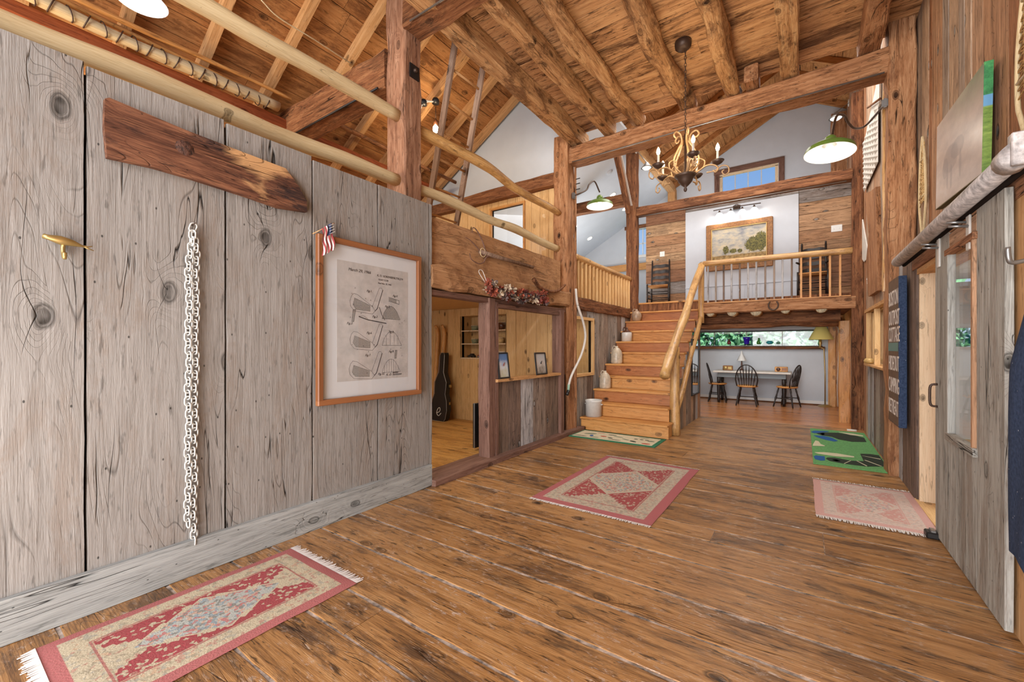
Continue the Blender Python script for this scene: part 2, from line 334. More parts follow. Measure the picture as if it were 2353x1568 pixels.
def log(name, p0, p1, r0, r1, mat, parent=None, wob=.25, seg=14, n=None, bend=.015, ph=None, caps=True):
    mt, L = frame(p0, p1); n = n or max(3, int(L/.12)); bm = bmesh.new(); rings = []; ph = ph if ph is not None else random.random()*50
    for i in range(n+1):
        t = i/n; z = L*t; r = r0+(r1-r0)*t
        cx = bend*noise.noise(V((ph, 0, z*.9)))*2; cy = bend*noise.noise(V((0, ph, z*.9)))*2; rr = []
        for k in range(seg):
            a = 2*PI*k/seg
            q = r*(1+wob*noise.noise(V((math.cos(a)*1.3+ph, math.sin(a)*1.3, z*2.2))))
            rr.append(bm.verts.new((cx+q*math.cos(a), cy+q*math.sin(a), z)))
        rings.append(rr)
    for a, b in zip(rings, rings[1:]):
        for k in range(seg): bm.faces.new((a[k], a[(k+1) % seg], b[(k+1) % seg], b[k]))
    if caps: bm.faces.new(rings[0][::-1]); bm.faces.new(rings[-1])
    o = link(name, bm, mat, parent, mt, True)
    return o
def tubebm(bm, pts, r, seg=8, closed=False, mi=0, r1=None):
    pts = [V(p) for p in pts]; n = len(pts); rings = []; prev = None
    for i, p in enumerate(pts):
        a = pts[i-1] if (i > 0 or closed) else p; b = pts[(i+1) % n] if (i < n-1 or closed) else p
        t = (b-a).normalized()
        if prev is None: u = t.orthogonal().normalized()
        else: u = (prev-t*prev.dot(t)).normalized()
        prev = u; v = t.cross(u); q = r if r1 is None else r+(r1-r)*i/(n-1)
        rings.append([bm.verts.new(p+q*(u*math.cos(2*PI*k/seg)+v*math.sin(2*PI*k/seg))) for k in range(seg)])
    m_ = n if closed else n-1
    for i in range(m_):
        a, b = rings[i], rings[(i+1) % n]
        if closed and i == n-1:
            off = min(range(seg), key=lambda s: (b[s].co-a[0].co).length); b = b[off:]+b[:off]
        for k in range(seg):
            f = bm.faces.new((a[k], a[(k+1) % seg], b[(k+1) % seg], b[k])); f.material_index = mi; f.smooth = True
    if not closed:
        for rr in (rings[0][::-1], rings[-1]): f = bm.faces.new(rr); f.material_index = mi
def lathebm(bm, prof, c=(0, 0, 0), seg=20, axis=None, mi=0):
    """prof = [(r, z)...] around local z at c (axis: Matrix 3x3 rotation)"""
    rings = []
    for r, z in prof:
        if r < 1e-5: rings.append([bm.verts.new(V((0, 0, z)))])
        else: rings.append([bm.verts.new(V((r*math.cos(2*PI*k/seg), r*math.sin(2*PI*k/seg), z))) for k in range(seg)])
    for a, b in zip(rings, rings[1:]):
        for k in range(seg):
            k2 = (k+1) % seg
            vs_ = [a[k % len(a)], a[k2 % len(a)], b[k2 % len(b)], b[k % len(b)]]
            vs_ = list(dict.fromkeys(vs_))
            if len(vs_) > 2: f = bm.faces.new(vs_); f.material_index = mi; f.smooth = True
    for rr in rings:
        for v in rr:
            if axis is not None: v.co = axis @ v.co
            v.co += V(c)
def lathe(name, prof, mat, parent=None, c=(0, 0, 0), seg=20, axis=None):
    bm = bmesh.new(); lathebm(bm, prof, (0, 0, 0), seg, axis); return link(name, bm, mat, parent, Matrix.Translation(V(c)), True)
def tube(name, pts, r, mat, parent=None, seg=8, closed=False, r1=None):
    bm = bmesh.new(); tubebm(bm, pts, r, seg, closed, 0, r1)
    return world(name, bm, mat, parent, True)
def box(name, lo, hi, mat, parent=None, bev=.004):
    bm = bmesh.new(); boxbm(bm, lo, hi)
    if bev: bmesh.ops.bevel(bm, geom=bm.edges[:], offset=bev, segments=1, affect='EDGES')
    return world(name, bm, mat, parent)
def arc(c, r, a0, a1, n, e1, e2):
    c, e1, e2 = V(c), V(e1), V(e2)
    return [c+r*(e1*math.cos(a0+(a1-a0)*i/n)+e2*math.sin(a0+(a1-a0)*i/n)) for i in range(n+1)]
def spline(pts, n=8):
    pts = [V(p) for p in pts]; out = []
    P = [pts[0]*2-pts[1]]+pts+[pts[-1]*2-pts[-2]]
    for i in range(1, len(P)-2):
        for k in range(n):
            t = k/n; a, b, c, d = P[i-1:i+3]
            out.append(.5*((2*b)+(c-a)*t+(2*a-5*b+4*c-d)*t*t+(3*b-a-3*c+d)*t**3))
    out.append(pts[-1]); return out
def wallY(name, y0, y1, xs, zb, top, holes, mat, parent=None):
    """vertical wall in a Y plane; top is a function of x; holes = (x0,x1,z0,z1)"""
    br = sorted(set(list(xs)+[h[0] for h in holes]+[h[1] for h in holes])); bm = bmesh.new()
    for a, b in zip(br, br[1:]):
        hs = sorted([h for h in holes if h[0] <= a+1e-6 and h[1] >= b-1e-6], key=lambda h: h[2])
        z = zb; seg = []
        for h in hs: seg.append((z, h[2], None)); z = h[3]
        seg.append((z, None, 1))
        for z0, z1, t in seg:
            ta, tb = (top(a), top(b)) if t else (z1, z1)
            if max(ta, tb) <= z0: continue
            vs_ = [bm.verts.new(c) for c in ((a, y0, z0), (b, y0, z0), (b, y0, tb), (a, y0, ta), (a, y1, z0), (b, y1, z0), (b, y1, tb), (a, y1, ta))]
            for f in ((0, 1, 2, 3), (5, 4, 7, 6), (0, 4, 5, 1), (3, 2, 6, 7), (0, 3, 7, 4), (1, 5, 6, 2)): bm.faces.new([vs_[i] for i in f])
    return world(name, bm, mat, parent)
def wallX(name, x0, x1, ys, zb, zt, holes, mat, parent=None):
    br = sorted(set(list(ys)+[h[0] for h in holes]+[h[1] for h in holes])); bm = bmesh.new()
    for a, b in zip(br, br[1:]):
        z = zb
        for h in sorted([h for h in holes if h[0] <= a+1e-6 and h[1] >= b-1e-6], key=lambda h: h[2]):
            if h[2] > z: boxbm(bm, (x0, a, z), (x1, b, h[2]))
            z = h[3]
        boxbm(bm, (x0, a, z), (x1, b, zt))
    return world(name, bm, mat, parent)
def text(name, s, mtx, size, mat, parent=None, align='LEFT', shear=0):
    cu = bpy.data.curves.new(name, 'FONT'); cu.body = s; cu.size = size; cu.align_x = align; cu.extrude = .0006; cu.shear = shear
    t_ = bpy.data.objects.new('tmp', cu); C.objects.link(t_); dg_ = bpy.context.evaluated_depsgraph_get()
    me = bpy.data.meshes.new_from_object(t_.evaluated_get(dg_)); bpy.data.objects.remove(t_); bpy.data.curves.remove(cu)
    me.materials.clear(); me.materials.append(M[mat])
    return inst(name, me, parent, mtx)

# ================================================================== SETTING
# ---- main floor: wide planks across the hall
fl = struct(box('floor', (-3.3, -2.2, -.08), (1.0, 9.02, -.0045), 'dirt', bev=0))
seams = [-2.1, -1.75, -1.4, -1.05, -.7, -.35, .02, .42, .855, 1.19, 1.43, 1.80, 2.13, 2.42, 2.865, 3.24, 3.47, 3.87, 4.34, 4.72, 5.1, 5.5, 5.86, 6.2, 6.5, 6.78, 7.08, 7.36, 7.66, 7.92, 8.2, 8.46, 8.72, 9.0]
for a, b in zip(seams, seams[1:]):
    g_ = random.uniform(.008, .013) if a < 5 else .005
    cuts = [-3.06, .86]
    if random.random() < .45: cuts = [-3.06, random.uniform(-2.6, .2), .86]
    for x0, x1 in zip(cuts, cuts[1:]):
        plank('plank', (x0+.002, (a+b)/2, -.012), (x1-.002, (a+b)/2, -.012), (b-a)-2*g_, .024, 'floor', fl, n=22, j=.0045, bev=.003)
df = struct(box('floor', (-3.3, 9.0, -.08), (.95, 12.4, -.024), 'dark', bev=0))
y = 9.02
while y < 12.3:
    plank('plank', (-3.2, y+.07, -.012), (.9, y+.07, -.012), .136, .024, 'dfloor', df, bev=.002); y += .14
pf = struct(box('floor', (-6.6, .5, -.08), (-3.3, 9.0, -.024), 'dark', bev=0))
y = 2.2
while y < 6.0:
    plank('plank', (-6.5, y+.09, -.012), (-3.26, y+.09, -.012), .175, .024, 'pinefloor', pf, bev=.002); y += .18
# ---- left wall of wide grey boards
wl_ = struct(box('wall_left', (-3.14, -2.0, 0), (-3.082, 2.93, 2.80), 'dark', bev=0))
for a, b, t in ((-2.0, -1.35, 2.83), (-1.342, -.75, 2.84), (-.742, -.13, 2.85), (-.124, .520, 2.845), (.532, 1.160, 2.83), (1.174, 1.742, 2.82), (1.754, 2.336, 2.80), (2.348, 2.95, 2.80)):
    plank('plank', (-3.066, (a+b)/2, .005), (-3.066, (a+b)/2, t+random.uniform(-.008, .008)), b-a, .032, 'grey', wl_, up=(1, 0, 0), n=16, j=.0025, bev=.004)
plank('plank', (-3.10, 2.975, .005), (-3.10, 2.975, 2.8), .03, .10, 'grey', wl_, up=(1, 0, 0), n=8, j=.002)
bb = struct(plank('baseboard_left', (-3.032, -2.0, .108), (-3.032, 2.96, .108), .036, .212, 'greybase', None, n=20, j=.003, bev=.005))
# ---- left wall of the pine room opening and window wall
th = struct(hewn('trim_1', (-3.13, 2.96, .03), (-3.13, 6.4, .03), .34, .06, 'darktrim', None, j=.004, bev=.008))
wf = struct(box('wall_left', (-3.14, 4.08, .06), (-3.10, 5.95, .94), 'dark', bev=0))
cols = [4.06, 4.355, 4.636, 4.942, 5.277, 5.537, 5.80]
for a, b in zip(cols, cols[1:]):
    plank('plank', (-3.085, (a+b)/2, .06), (-3.085, (a+b)/2, .95), b-a-.008, .03, 'mix', wf, up=(1, 0, 0), n=4, j=.002)
sill = struct(hewn('trim_2', (-3.10, 4.06, .965), (-3.10, 5.72, .965), .16, .035, 'rafter', None, j=.003, bev=.005))
for nm, p0, p1, w_, h_ in (('trim_3', (-3.13, 2.97, 1.93), (-3.13, 5.9, 1.945), .12, .055), ('trim_4', (-3.10, 5.72, .06), (-3.10, 5.72, 1.94), .16, .10), ('trim_5', (-3.09, 4.08, 1.88), (-3.09, 5.7, 1.885), .08, .05)):
    struct(plank(nm, p0, p1, w_, h_, 'darktrim', None, up=(0, 0, 1) if abs(p1[2]-p0[2]) < .1 else (0, 1, 0), n=6, j=.003))
w1 = struct(box('window_1', (-3.115, 4.08, .98), (-3.107, 5.68, 1.87), 'glass', bev=0))
# ---- bay two left wall (beside the stairs) with window 2
w2l = struct(wallX('wall_left', -3.16, -3.10, (6.22, 8.9), 0, 2.0, [(6.29, 6.96, .9, 1.86)], 'dark'))
cols = [6.24, 6.44, 6.70, 6.97, 7.2, 7.454, 7.67, 7.894, 8.13, 8.377, 8.6, 8.88]
for a, b in zip(cols, cols[1:]):
    segs = [(0.0, 2.0)] if a > 6.9 else [(0.0, .9), (1.86, 2.0)]
    for z0, z1 in segs:
        plank('plank', (-3.085, (a+b)/2, z0), (-3.085, (a+b)/2, z1), b-a-.006, .03, 'mix', w2l, up=(1, 0, 0), n=3, j=.002)
w2 = struct(box('window_2', (-3.125, 6.30, .92), (-3.118, 6.94, 1.84), 'glass', bev=0))
for p0, p1 in (((-3.08, 6.27, .9), (-3.08, 6.99, .9)), ((-3.08, 6.27, 1.86), (-3.08, 6.99, 1.86)), ((-3.08, 6.965, .92), (-3.08, 6.965, 1.84))):
    plank('window_frame', p0, p1, .05, .05, 'pine', w2, up=(1, 0, 0))
# ---- pine room walls
wp = struct(wallY('wall_back', 6.03, 6.09, (-6.5, -3.16), 0, lambda x: 2.1, [(-5.34, -4.30, 1.17, 1.96)], 'dark'))
x = -6.5
while x < -3.2:
    w_ = random.choice((.16, .19, .22)); segs = [(0.0, 2.1)]
    if x+w_ > -5.34 and x < -4.30: segs = [(0.0, 1.17), (1.96, 2.1)]
    if x < -5.34 < x+w_: w_ = -5.34-x; segs = [(0.0, 2.1)]
    elif x < -4.30 < x+w_: w_ = -4.30-x
    for z0, z1 in segs: plank('plank', (x+w_/2, 6.015, z0), (x+w_/2, 6.015, z1), w_-.004, .03, 'pine', wp, up=(0, 1, 0), bev=.003)
    x += w_
for nm, lo, hi in (('wall_side', (-6.56, .5, 0), (-6.5, 9.0, 2.1)), ('wall_back', (-6.5, 8.9, 0), (-3.16, 8.96, 2.1))):
    struct(box(nm, lo, hi, 'pine', bev=0))
lfl = struct(box('ceiling_pine', (-6.6, -2.0, 2.1), (-3.16, 9.0, 2.2), 'pine', bev=0)); lfl.name = 'ceiling'
# ---- main hall ceiling boards on log joists
ce = struct(box('ceiling', (-3.05, -2.2, 4.885), (1.1, 6.28, 4.92), 'dark', bev=0))
y = -2.1
while y < 6.25:
    w_ = random.choice((.24, .27, .30)); w_ = min(w_, 6.28-y); xb = random.uniform(-1.8, 0)
    for x0, x1 in ((-3.04, xb), (xb+.003, 1.08)):
        plank('board', (x0, y+w_/2, 4.868+random.uniform(-.003, .003)), (x1, y+w_/2, 4.868+random.uniform(-.003, .003)), w_-.008, .03, 'ceil', ce, n=3, j=.002)
    y += w_
# joists: squared timbers and bark logs running into the picture
J0, J1 = -2.0, 6.18
hewn('joist', (-2.97, J0, 4.745), (-2.97, 6.35, 4.725), .2, .24, 'log', ce, j=.01)
hewn('joist', (-2.44, J0, 4.74), (-2.44, 6.2, 4.72), .17, .2, 'log', ce, j=.006)
for xj, r in ((-2.02, .105), (-1.35, .11), (-.74, .11)):
    log('joist', (xj, J0, 4.745), (xj, 6.2, 4.72), r*1.05, r*.93, 'log', ce, wob=.5, bend=.03)
hewn('joist', (-.52, 5.86, 4.72), (-.52, 6.2, 4.72), .15, .2, 'beam', ce, j=.006)
hewn('joist', (-.13, J0, 4.745), (-.13, 6.2, 4.72), .19, .2, 'log', ce, j=.01)
hewn('joist', (.60, J0, 4.745), (.60, 6.2, 4.72), .19, .22, 'beam', ce, j=.012)
# ---- attic roof on the left
SA = .605; A_ = math.atan(SA)
def zA(x): return 5.63+SA*(x+4.05)
nA = V((-math.sin(A_), 0, math.cos(A_)))
ra = struct(plank('ceiling', (-6.9, -2.2, zA(-6.9)+.2), (-6.9, -2.199, zA(-6.9)+.2), .01, .01, 'dark', None, bev=0))
s = 0; Ls = (-2.6+6.9)/math.cos(A_)
while s < Ls:
    w_ = random.choice((.2, .24, .28)); c = V((-6.9, 0, zA(-6.9)))+V((math.cos(A_), 0, math.sin(A_)))*(s+w_/2)+nA*.15
    yb = random.uniform(0, 4.5)
    for y0, y1 in ((-2.1, yb), (yb+.004, 6.1)):
        plank('board', (c.x, y0, c.z), (c.x, y1, c.z), w_-.006, .022, 'attic', ra, up=nA, n=1)
    s += w_
for yr in (-1.44, -.76, -.08, .6, 1.28, 1.96, 2.66, 3.34, 4.02, 4.70, 5.38, 6.02):
    p0 = V((-6.95, yr, zA(-6.95)))+nA*.075; p1 = V((-2.75, yr, zA(-2.75)))+nA*.075
    plank('rafter', p0, p1, .085, .125, 'rafter', ra, up=nA, n=6, j=.003)
bk = box('roof_deck', (-7.0, -2.2, 0), (-6.99, -2.19, .01), 'dark', ra, bev=0); bk.hide_render = False
bm = bmesh.new(); q0 = V((-7, 0, zA(-7)))+nA*.17; q1 = V((1.4, 0, zA(1.4)))+nA*.17  # sheathing, run on unseen over the hall to block the sun
vv = [bm.verts.new((q.x, yy, q.z+dz)) for q in (q0, q1) for yy in (-2.2, 6.12) for dz in (0, .05)]
for f in ((0, 1, 3, 2), (4, 6, 7, 5), (0, 4, 5, 1), (2, 3, 7, 6), (0, 2, 6, 4), (1, 5, 7, 3)): bm.faces.new([vv[i] for i in f])
world('sheathing_sun_block', bm, 'dark', ra)
bpy.data.objects.remove(bk)
struct(box('wall_side', (-6.98, -2.2, 2.1), (-6.9, 12.3, 4.3), 'attic', bev=0))
struct(box('wall_gable', (-3.3, 6.21, 4.95), (1.4, 6.27, 9.2), 'attic', bev=0))  # unseen attic partition, added to stop sun leaking into the far bay
# gable wall over the pine loft room: white plaster above, pine boards below
ga = struct(wallY('wall_gable', 6.12, 6.2, (-6.9, -3.28), 4.15, lambda x: zA(x)+.14, [], 'plaster'))
gp = struct(wallY('wall_pine', 6.13, 6.19, (-6.9, -3.28), 2.2, lambda x: 4.1, [(-4.70, -3.965, 2.9, 3.88)], 'dark')); gp.name = 'wall_loft'
x = -6.9
while x < -3.30:
    w_ = random.choice((.14, .17, .2))
    if x < -4.70 < x+w_: w_ = -4.70-x
    elif x < -3.965 < x+w_: w_ = -3.965-x
    w_ = min(w_, -3.285-x)
    segs = [(2.9-.7, 2.9), (3.88, 4.1)] if (x >= -4.71 and x+w_ <= -3.96) else [(2.2, 4.1)]
    for z0, z1 in segs: plank('plank', (x+w_/2, 6.115, z0), (x+w_/2, 6.115, z1), w_-.004, .026, 'pine', gp, up=(0, 1, 0))
    x += w_
    if w_ < .001: break
for p0, p1 in (((-4.72, 6.10, 3.89), (-3.95, 6.10, 3.89)), ((-4.70, 6.10, 2.9), (-4.70, 6.10, 3.88)), ((-3.97, 6.10, 2.9), (-3.97, 6.10, 3.88))):
    plank('window_trim', p0, p1, .035, .05, 'stair', gp, up=(0, 1, 0))
# ---- bay two / far roof
SB = .55; B_ = math.atan(SB)
def zB(x): return 7.33-SB*abs(x+.13)
ceB = struct(wallY('ceiling', 6.1, 12.35, (-6.95, -2.95), 0, lambda x: 0, [], 'plaster')) if 0 else None
bm = bmesh.new()
for xa, xb in ((-6.95, -2.95),):
    vv = [bm.verts.new((x_, y_, zB(x_)+dz)) for x_ in (xa, xb) for y_ in (6.2, 12.35) for dz in (0, .06)]
    for f in ((0, 1, 3, 2), (4, 6, 7, 5), (0, 4, 5, 1), (2, 3, 7, 6), (0, 2, 6, 4), (1, 5, 7, 3)): bm.faces.new([vv[i] for i in f])
struct(world('ceiling', bm, 'plaster'))
bm = bmesh.new()
for xa, xb in ((-2.95, -.13), (-.13, 1.3)):
    vv = [bm.verts.new((x_, y_, zB(x_)+.19+dz)) for x_ in (xa, xb) for y_ in (6.2, 12.35) for dz in (0, .05)]
    for f in ((0, 1, 3, 2), (4, 6, 7, 5), (0, 4, 5, 1), (2, 3, 7, 6), (0, 2, 6, 4), (1, 5, 7, 3)): bm.faces.new([vv[i] for i in f])
rb = struct(world('ceiling', bm, 'dark'))
for sg, x0, x1 in ((1, -2.95, -.13), (-1, 1.25, -.13)):
    nb = V((-math.sin(B_)*sg, 0, math.cos(B_))); dr = V((math.cos(B_)*sg, 0, math.sin(B_))); Lb = abs(x1-x0)/math.cos(B_); s = 0
    while s < Lb-.05:
        w_ = min(.26, Lb-s); c = V((x0, 0, zB(x0)))+dr*(s+w_/2)+nb*.15
        plank('board', (c.x, 6.25, c.z), (c.x, 12.3, c.z), w_-.006, .02, 'attic', rb, up=nb); s += w_
    for yr in (6.35, 7.0, 7.7, 8.4, 9.1, 9.8, 10.5, 11.2, 12.2):
        plank('rafter', V((x0, yr, zB(x0)))+nb*.07, V((x1, yr, zB(x1)))+nb*.07, .07, .13, 'attic', rb, up=nb)
gw = struct(wallY('wall_gable', 12.3, 12.42, (-6.9, -.13, 1.2), 2.05, lambda x: zB(x)+.16, [(-1.82, -.50, 5.28, 5.95), (-4.35, -3.66, 4.08, 4.85)], 'plaster'))
w3 = struct(box('window_3', (-1.82, 12.36, 5.28), (-.50, 12.368, 5.95), 'glass', bev=0))
for p0, p1, w_ in (((-1.95, 12.285, 6.0), (-.37, 12.285, 6.0), .12), ((-1.88, 12.285, 5.2), (-1.88, 12.285, 5.95), .12), ((-.43, 12.285, 5.2), (-.43, 12.285, 5.95), .12)):
    plank('window_trim', p0, p1, w_, .04, 'darktrim', w3, up=(0, 1, 0))
for p0, p1, w_ in (((-1.82, 12.34, 5.915), (-.5, 12.34, 5.915), .07), ((-1.785, 12.34, 5.28), (-1.785, 12.34, 5.9), .07), ((-.535, 12.34, 5.28), (-.535, 12.34, 5.9), .07), ((-1.82, 12.34, 5.31), (-.5, 12.34, 5.31), .06)):
    plank('sash', p0, p1, w_, .05, 'pinelight', w3, up=(0, 1, 0))
for k in (1, 2, 3): plank('muntin', (-1.75+k*.295, 12.345, 5.34), (-1.75+k*.295, 12.345, 5.88), .02, .02, 'offwhite', w3, up=(0, 1, 0), bev=0)
w4 = struct(box('window_4', (-4.35, 12.36, 4.08), (-3.66, 12.368, 4.85), 'glass', bev=0))
for p0, p1, w_ in (((-4.4, 12.29, 4.92), (-3.6, 12.29, 4.92), .10), ((-4.4, 12.29, 4.04), (-3.6, 12.29, 4.04), .08)):
    plank('window_trim', p0, p1, w_, .03, 'beamdark' if p0[2] > 4.5 else 'white', w4, up=(0, 1, 0))
for xm in (-3.87, -4.1): plank('muntin', (xm, 12.345, 4.1), (xm, 12.345, 4.84), .025, .02, 'white', w4, up=(0, 1, 0), bev=0)
plank('muntin', (-4.34, 12.345, 4.42), (-3.67, 12.345, 4.42), .025, .02, 'white', w4, up=(0, 1, 0), bev=0)
# ---- dining nook under the loft
dw = struct(wallY('wall_back', 12.3, 12.42, (-3.3, .95), 0, lambda x: 2.1, [(-2.75, .36, 1.395, 1.765)], 'plaster'))
w5 = struct(box('window_5', (-2.75, 12.36, 1.395), (.36, 12.368, 1.765), 'glass', bev=0))
for zz, t_ in ((1.775, .03), (1.392, .03)): plank('sash', (-2.75, 12.33, zz), (.38, 12.33, zz), t_, .06, 'white', w5, up=(0, 1, 0))
for xm in (-1.95, -1.2, -.42): plank('muntin', (xm, 12.35, 1.40), (xm, 12.35, 1.76), .016, .02, 'offwhite', w5, up=(0, 1, 0), bev=0)
plank('window_sill', (-2.8, 12.24, 1.35), (.42, 12.24, 1.35), .06, .18, 'beamdark', w5, up=(0, 1, 0))
struct(plank('baseboard_back', (-3.1, 12.28, .05), (.5, 12.28, .05), .09, .03, 'white', None, up=(0, 1, 0)))
struct(plank('trim_6', (-3.1, 12.27, .012), (.5, 12.27, .012), .024, .03, 'beamdark', None, up=(0, 1, 0)))
lf = struct(box('floor', (-3.1, 9.12, 2.10), (.95, 12.3, 2.30), 'beamdark', bev=0))
struct(box('wall_side', (-3.2, 9.1, 0), (-3.12, 12.3, 2.1), 'plaster', bev=0))
dr_ = struct(box('wall_right', (.78, 9.0, 0), (.84, 12.3, 2.1), 'dark', bev=0))
y = 9.1
while y < 12.2:
    plank('plank', (.765, y+.13, 0), (.765, y+.13, 2.1), .25, .03, 'stair', dr_, up=(1, 0, 0)); y += .256
plank('plank', (.62, 12.2, 0), (.62, 12.2, 2.1), .28, .06, 'stair', dr_, up=(0, 1, 0))
# ---- loft partition with planks either side of a white panel
lp = struct(box('wall_loft', (-3.12, 10.26, 2.3), (.95, 10.32, 4.72), 'dark', bev=0))
z = 2.3
while z < 4.66:
    h_ = random.choice((.2, .24, .28, .32)); h_ = min(h_, 4.72-z)
    plank('plank', (-3.13, 10.24, z+h_/2), (-2.225, 10.24, z+h_/2), h_-.006, .03, 'loftmix', lp, up=(0, 1, 0), n=2, j=.002)
    z += h_
z = 2.3
while z < 4.66:
    h_ = random.choice((.2, .24, .28, .32)); h_ = min(h_, 4.72-z)
    plank('plank', (-.065, 10.24, z+h_/2), (.8, 10.24, z+h_/2), h_-.006, .03, 'loftmix', lp, up=(0, 1, 0), n=2, j=.002)
    z += h_
box('panel', (-2.22, 10.2, 2.3), (-.07, 10.25, 4.46), 'plasterd', lp)
plank('rail', (-2.22, 10.19, 2.72), (-.07, 10.19, 2.72), .03, .02, 'plasterd', lp, up=(0, 1, 0))
plank('plank', (-2.22, 10.24, 4.59), (-.07, 10.24, 4.59), .24, .03, 'loftmix', lp, up=(0, 1, 0))
for k in range(16): plank('bead', (-2.15+k*.135, 10.195, 2.3), (-2.15+k*.135, 10.195, 2.70), .11, .012, 'plasterd', lp, up=(0, 1, 0), share='bead')
# ---- right wall: upper boards set back, lower boards, door opening
ru = struct(box('wall_right', (1.02, -2.2, 2.2), (1.08, 6.6, 4.9), 'dark', bev=0))
y = -2.2
while y < 6.5:
    w_ = random.choice((.14, .18, .22, .27)); w_ = min(w_, 6.6-y)
    plank('plank', (1.0+random.uniform(-.006, .006), y+w_/2, 2.3), (1.0+random.uniform(-.006, .006), y+w_/2, 4.86), w_-.006, .03, 'rmix', ru, up=(1, 0, 0), n=4, j=.0025); y += w_
rl = struct(wallX('wall_right', .868, 1.02, (-2.2, 6.0), 0, 2.32, [(3.3, 5.15, -.01, 2.08)], 'dark'))
for a, b in ((5.16, 5.30), (5.305, 5.56), (5.565, 5.80), (5.805, 6.0)):
    plank('plank', (.852, (a+b)/2, 0), (.852, (a+b)/2, 2.32), b-a-.004, .03, 'mix', rl, up=(1, 0, 0), n=4, j=.002)
for a, b, mm in ((2.9, 3.24, 'rafter'), (2.66, 2.895, 'pinelight'), (2.44, 2.655, 'rafter'), (2.2, 2.435, 'pinelight'), (1.9, 2.19, 'mix'), (1.6, 1.89, 'pinelight')):
    plank('plank', (.852, (a+b)/2, 0), (.852, (a+b)/2, 2.32), b-a-.004, .03, mm, rl, up=(1, 0, 0), n=4, j=.002)
plank('lintel', (.845, 2.6, 2.2), (.845, 5.3, 2.2), .03, .24, 'rmix', rl, up=(0, 0, 1), n=4, j=.003)
d1 = struct(box('door_1', (.85, 5.115, 0), (1.03, 5.146, 2.06), 'pinelight'))
plank('jamb', (.99, 5.05, 0), (.99, 5.05, 2.05), .2, .045, 'stair', d1, up=(1, 0, 0))
plank('header', (.93, 5.17, 2.05), (.93, 3.3, 2.05), .18, .05, 'rafter', d1)
struct(plank('trim_7', (.93, 5.2, .004), (.93, 3.2, .004), .2, .012, 'pine', None))
# side room seen through the glazed openings
sr = struct(box('floor', (1.02, 1.5, -.06), (3.3, 9.0, -.002), 'pinefloor', bev=0))
struct(wallY('wall_side', 9.0, 9.06, (.9, 3.3), 0, lambda x: 2.35, [(.96, 2.5, 1.38, 1.66)], 'plaster'))
struct(box('wall_side', (3.2, 1.5, 0), (3.26, 9.0, 2.35), 'plaster', bev=0))
struct(box('ceiling', (1.02, 1.5, 2.4), (3.3, 9.06, 2.44), 'plaster', bev=0))
# ---- far bay right wall with inside window
fr = struct(wallX('wall_right', .85, .93, (6.25, 12.3), 0, 6.9, [(6.45, 8.2, 1.14, 1.88), (9.0, 12.3, -.1, 2.1)], 'pine'))
y = 6.28
while y < 8.85:
    w_ = min(random.choice((.17, .2, .24)), 8.88-y)
    segs = [(0, 1.12), (1.92, 6.8)] if (y+w_ > 6.45 and y < 8.2) else [(0, 6.8)]
    for z0, z1 in segs: plank('plank', (.832, y+w_/2, z0), (.832, y+w_/2, z1), w_-.005, .03, 'rmix' if z1 > 2 else 'mix', fr, up=(1, 0, 0), n=4, j=.002)
    y += w_
y = 9.15
while y < 12.2:
    plank('plank', (.832, y+.13, 2.3), (.832, y+.13, 6.8), .25, .03, 'rmix', fr, up=(1, 0, 0)); y += .256
w6 = struct(box('window_6', (.88, 6.45, 1.14), (.887, 8.2, 1.88), 'glass', bev=0))
plank('window_sill', (.81, 6.4, 1.115), (.81, 8.3, 1.115), .10, .03, 'rafter', w6)
plank('window_trim', (.80, 6.35, 1.91), (.80, 8.35, 1.91), .06, .05, 'rafter', w6)
for yy in (7.35, 8.2): plank('window_trim', (.81, yy, 1.13), (.81, yy, 1.89), .05, .06, 'pine', w6, up=(1, 0, 0))
for k in range(4): plank('drape', (.90, 7.45+k*.19, 1.14), (.90, 7.45+k*.19, 1.88), .17, .02, 'pinelight', w6, up=(1, 0, 0))
# closing walls behind the camera side are left open to daylight
struct(box('wall_right', (.86, -2.2, 0), (.9, 1.6, 2.32), 'pine', bev=0))

# ================================================================== TIMBER FRAME
hewn('post', (-3.475, 3.0, 2.2), (-3.475, 3.0, 7.0), .29, .23, 'beampink', None, up=(0, 1, 0), j=.009)
p_ = bpy.data.objects['post']; tag(p_, 'pinkish brown squared post rising above the grey board wall with a black bolt plate', 'post')
bmx = bmesh.new(); boxbm(bmx, (-3.335, 2.95, 4.17), (-3.318, 3.07, 4.31)); pl = world('bolt_plate', bmx, 'black', p_)
lathe('bolt', [(0, .03), (.018, .028), (.022, .01), (.022, 0)], 'iron', pl, c=(-3.318, 3.01, 4.25), axis=Matrix.Rotation(PI/2, 3, 'Y'), seg=8)
o = hewn('post', (-3.185, 6.08, 0), (-3.185, 6.08, 4.75), .25, .25, 'beam', None, up=(0, 1, 0), j=.01); tag(o, 'dark brown post between the glazed pine room wall and the stairs', 'post')
plank('edge_strip', (-3.045, 6.20, 0.0), (-3.045, 6.20, 4.3),  .03, .04, 'beam', o, up=(0, 1, 0), n=8, j=.003)
o = hewn('post', (.865, 6.135, 0), (.865, 6.135, 4.95), .23, .27, 'beam', None, up=(0, 1, 0), j=.012); tag(o, 'broad reddish post on the right wall carrying the long tie beam', 'post')
plank('bark_edge', (.748, 6.255, 2.0), (.748, 6.255, 4.3), .02, .06, 'yellowlog', o, up=(0, 1, 0), n=10, j=.006)
o = hewn('post', (-3.06, 9.03, 0), (-3.06, 9.03, 5.8), .22, .2, 'beamdark', None, up=(0, 1, 0), j=.007); tag(o, 'dark post at the head of the stairs by the pine baluster rail', 'post')
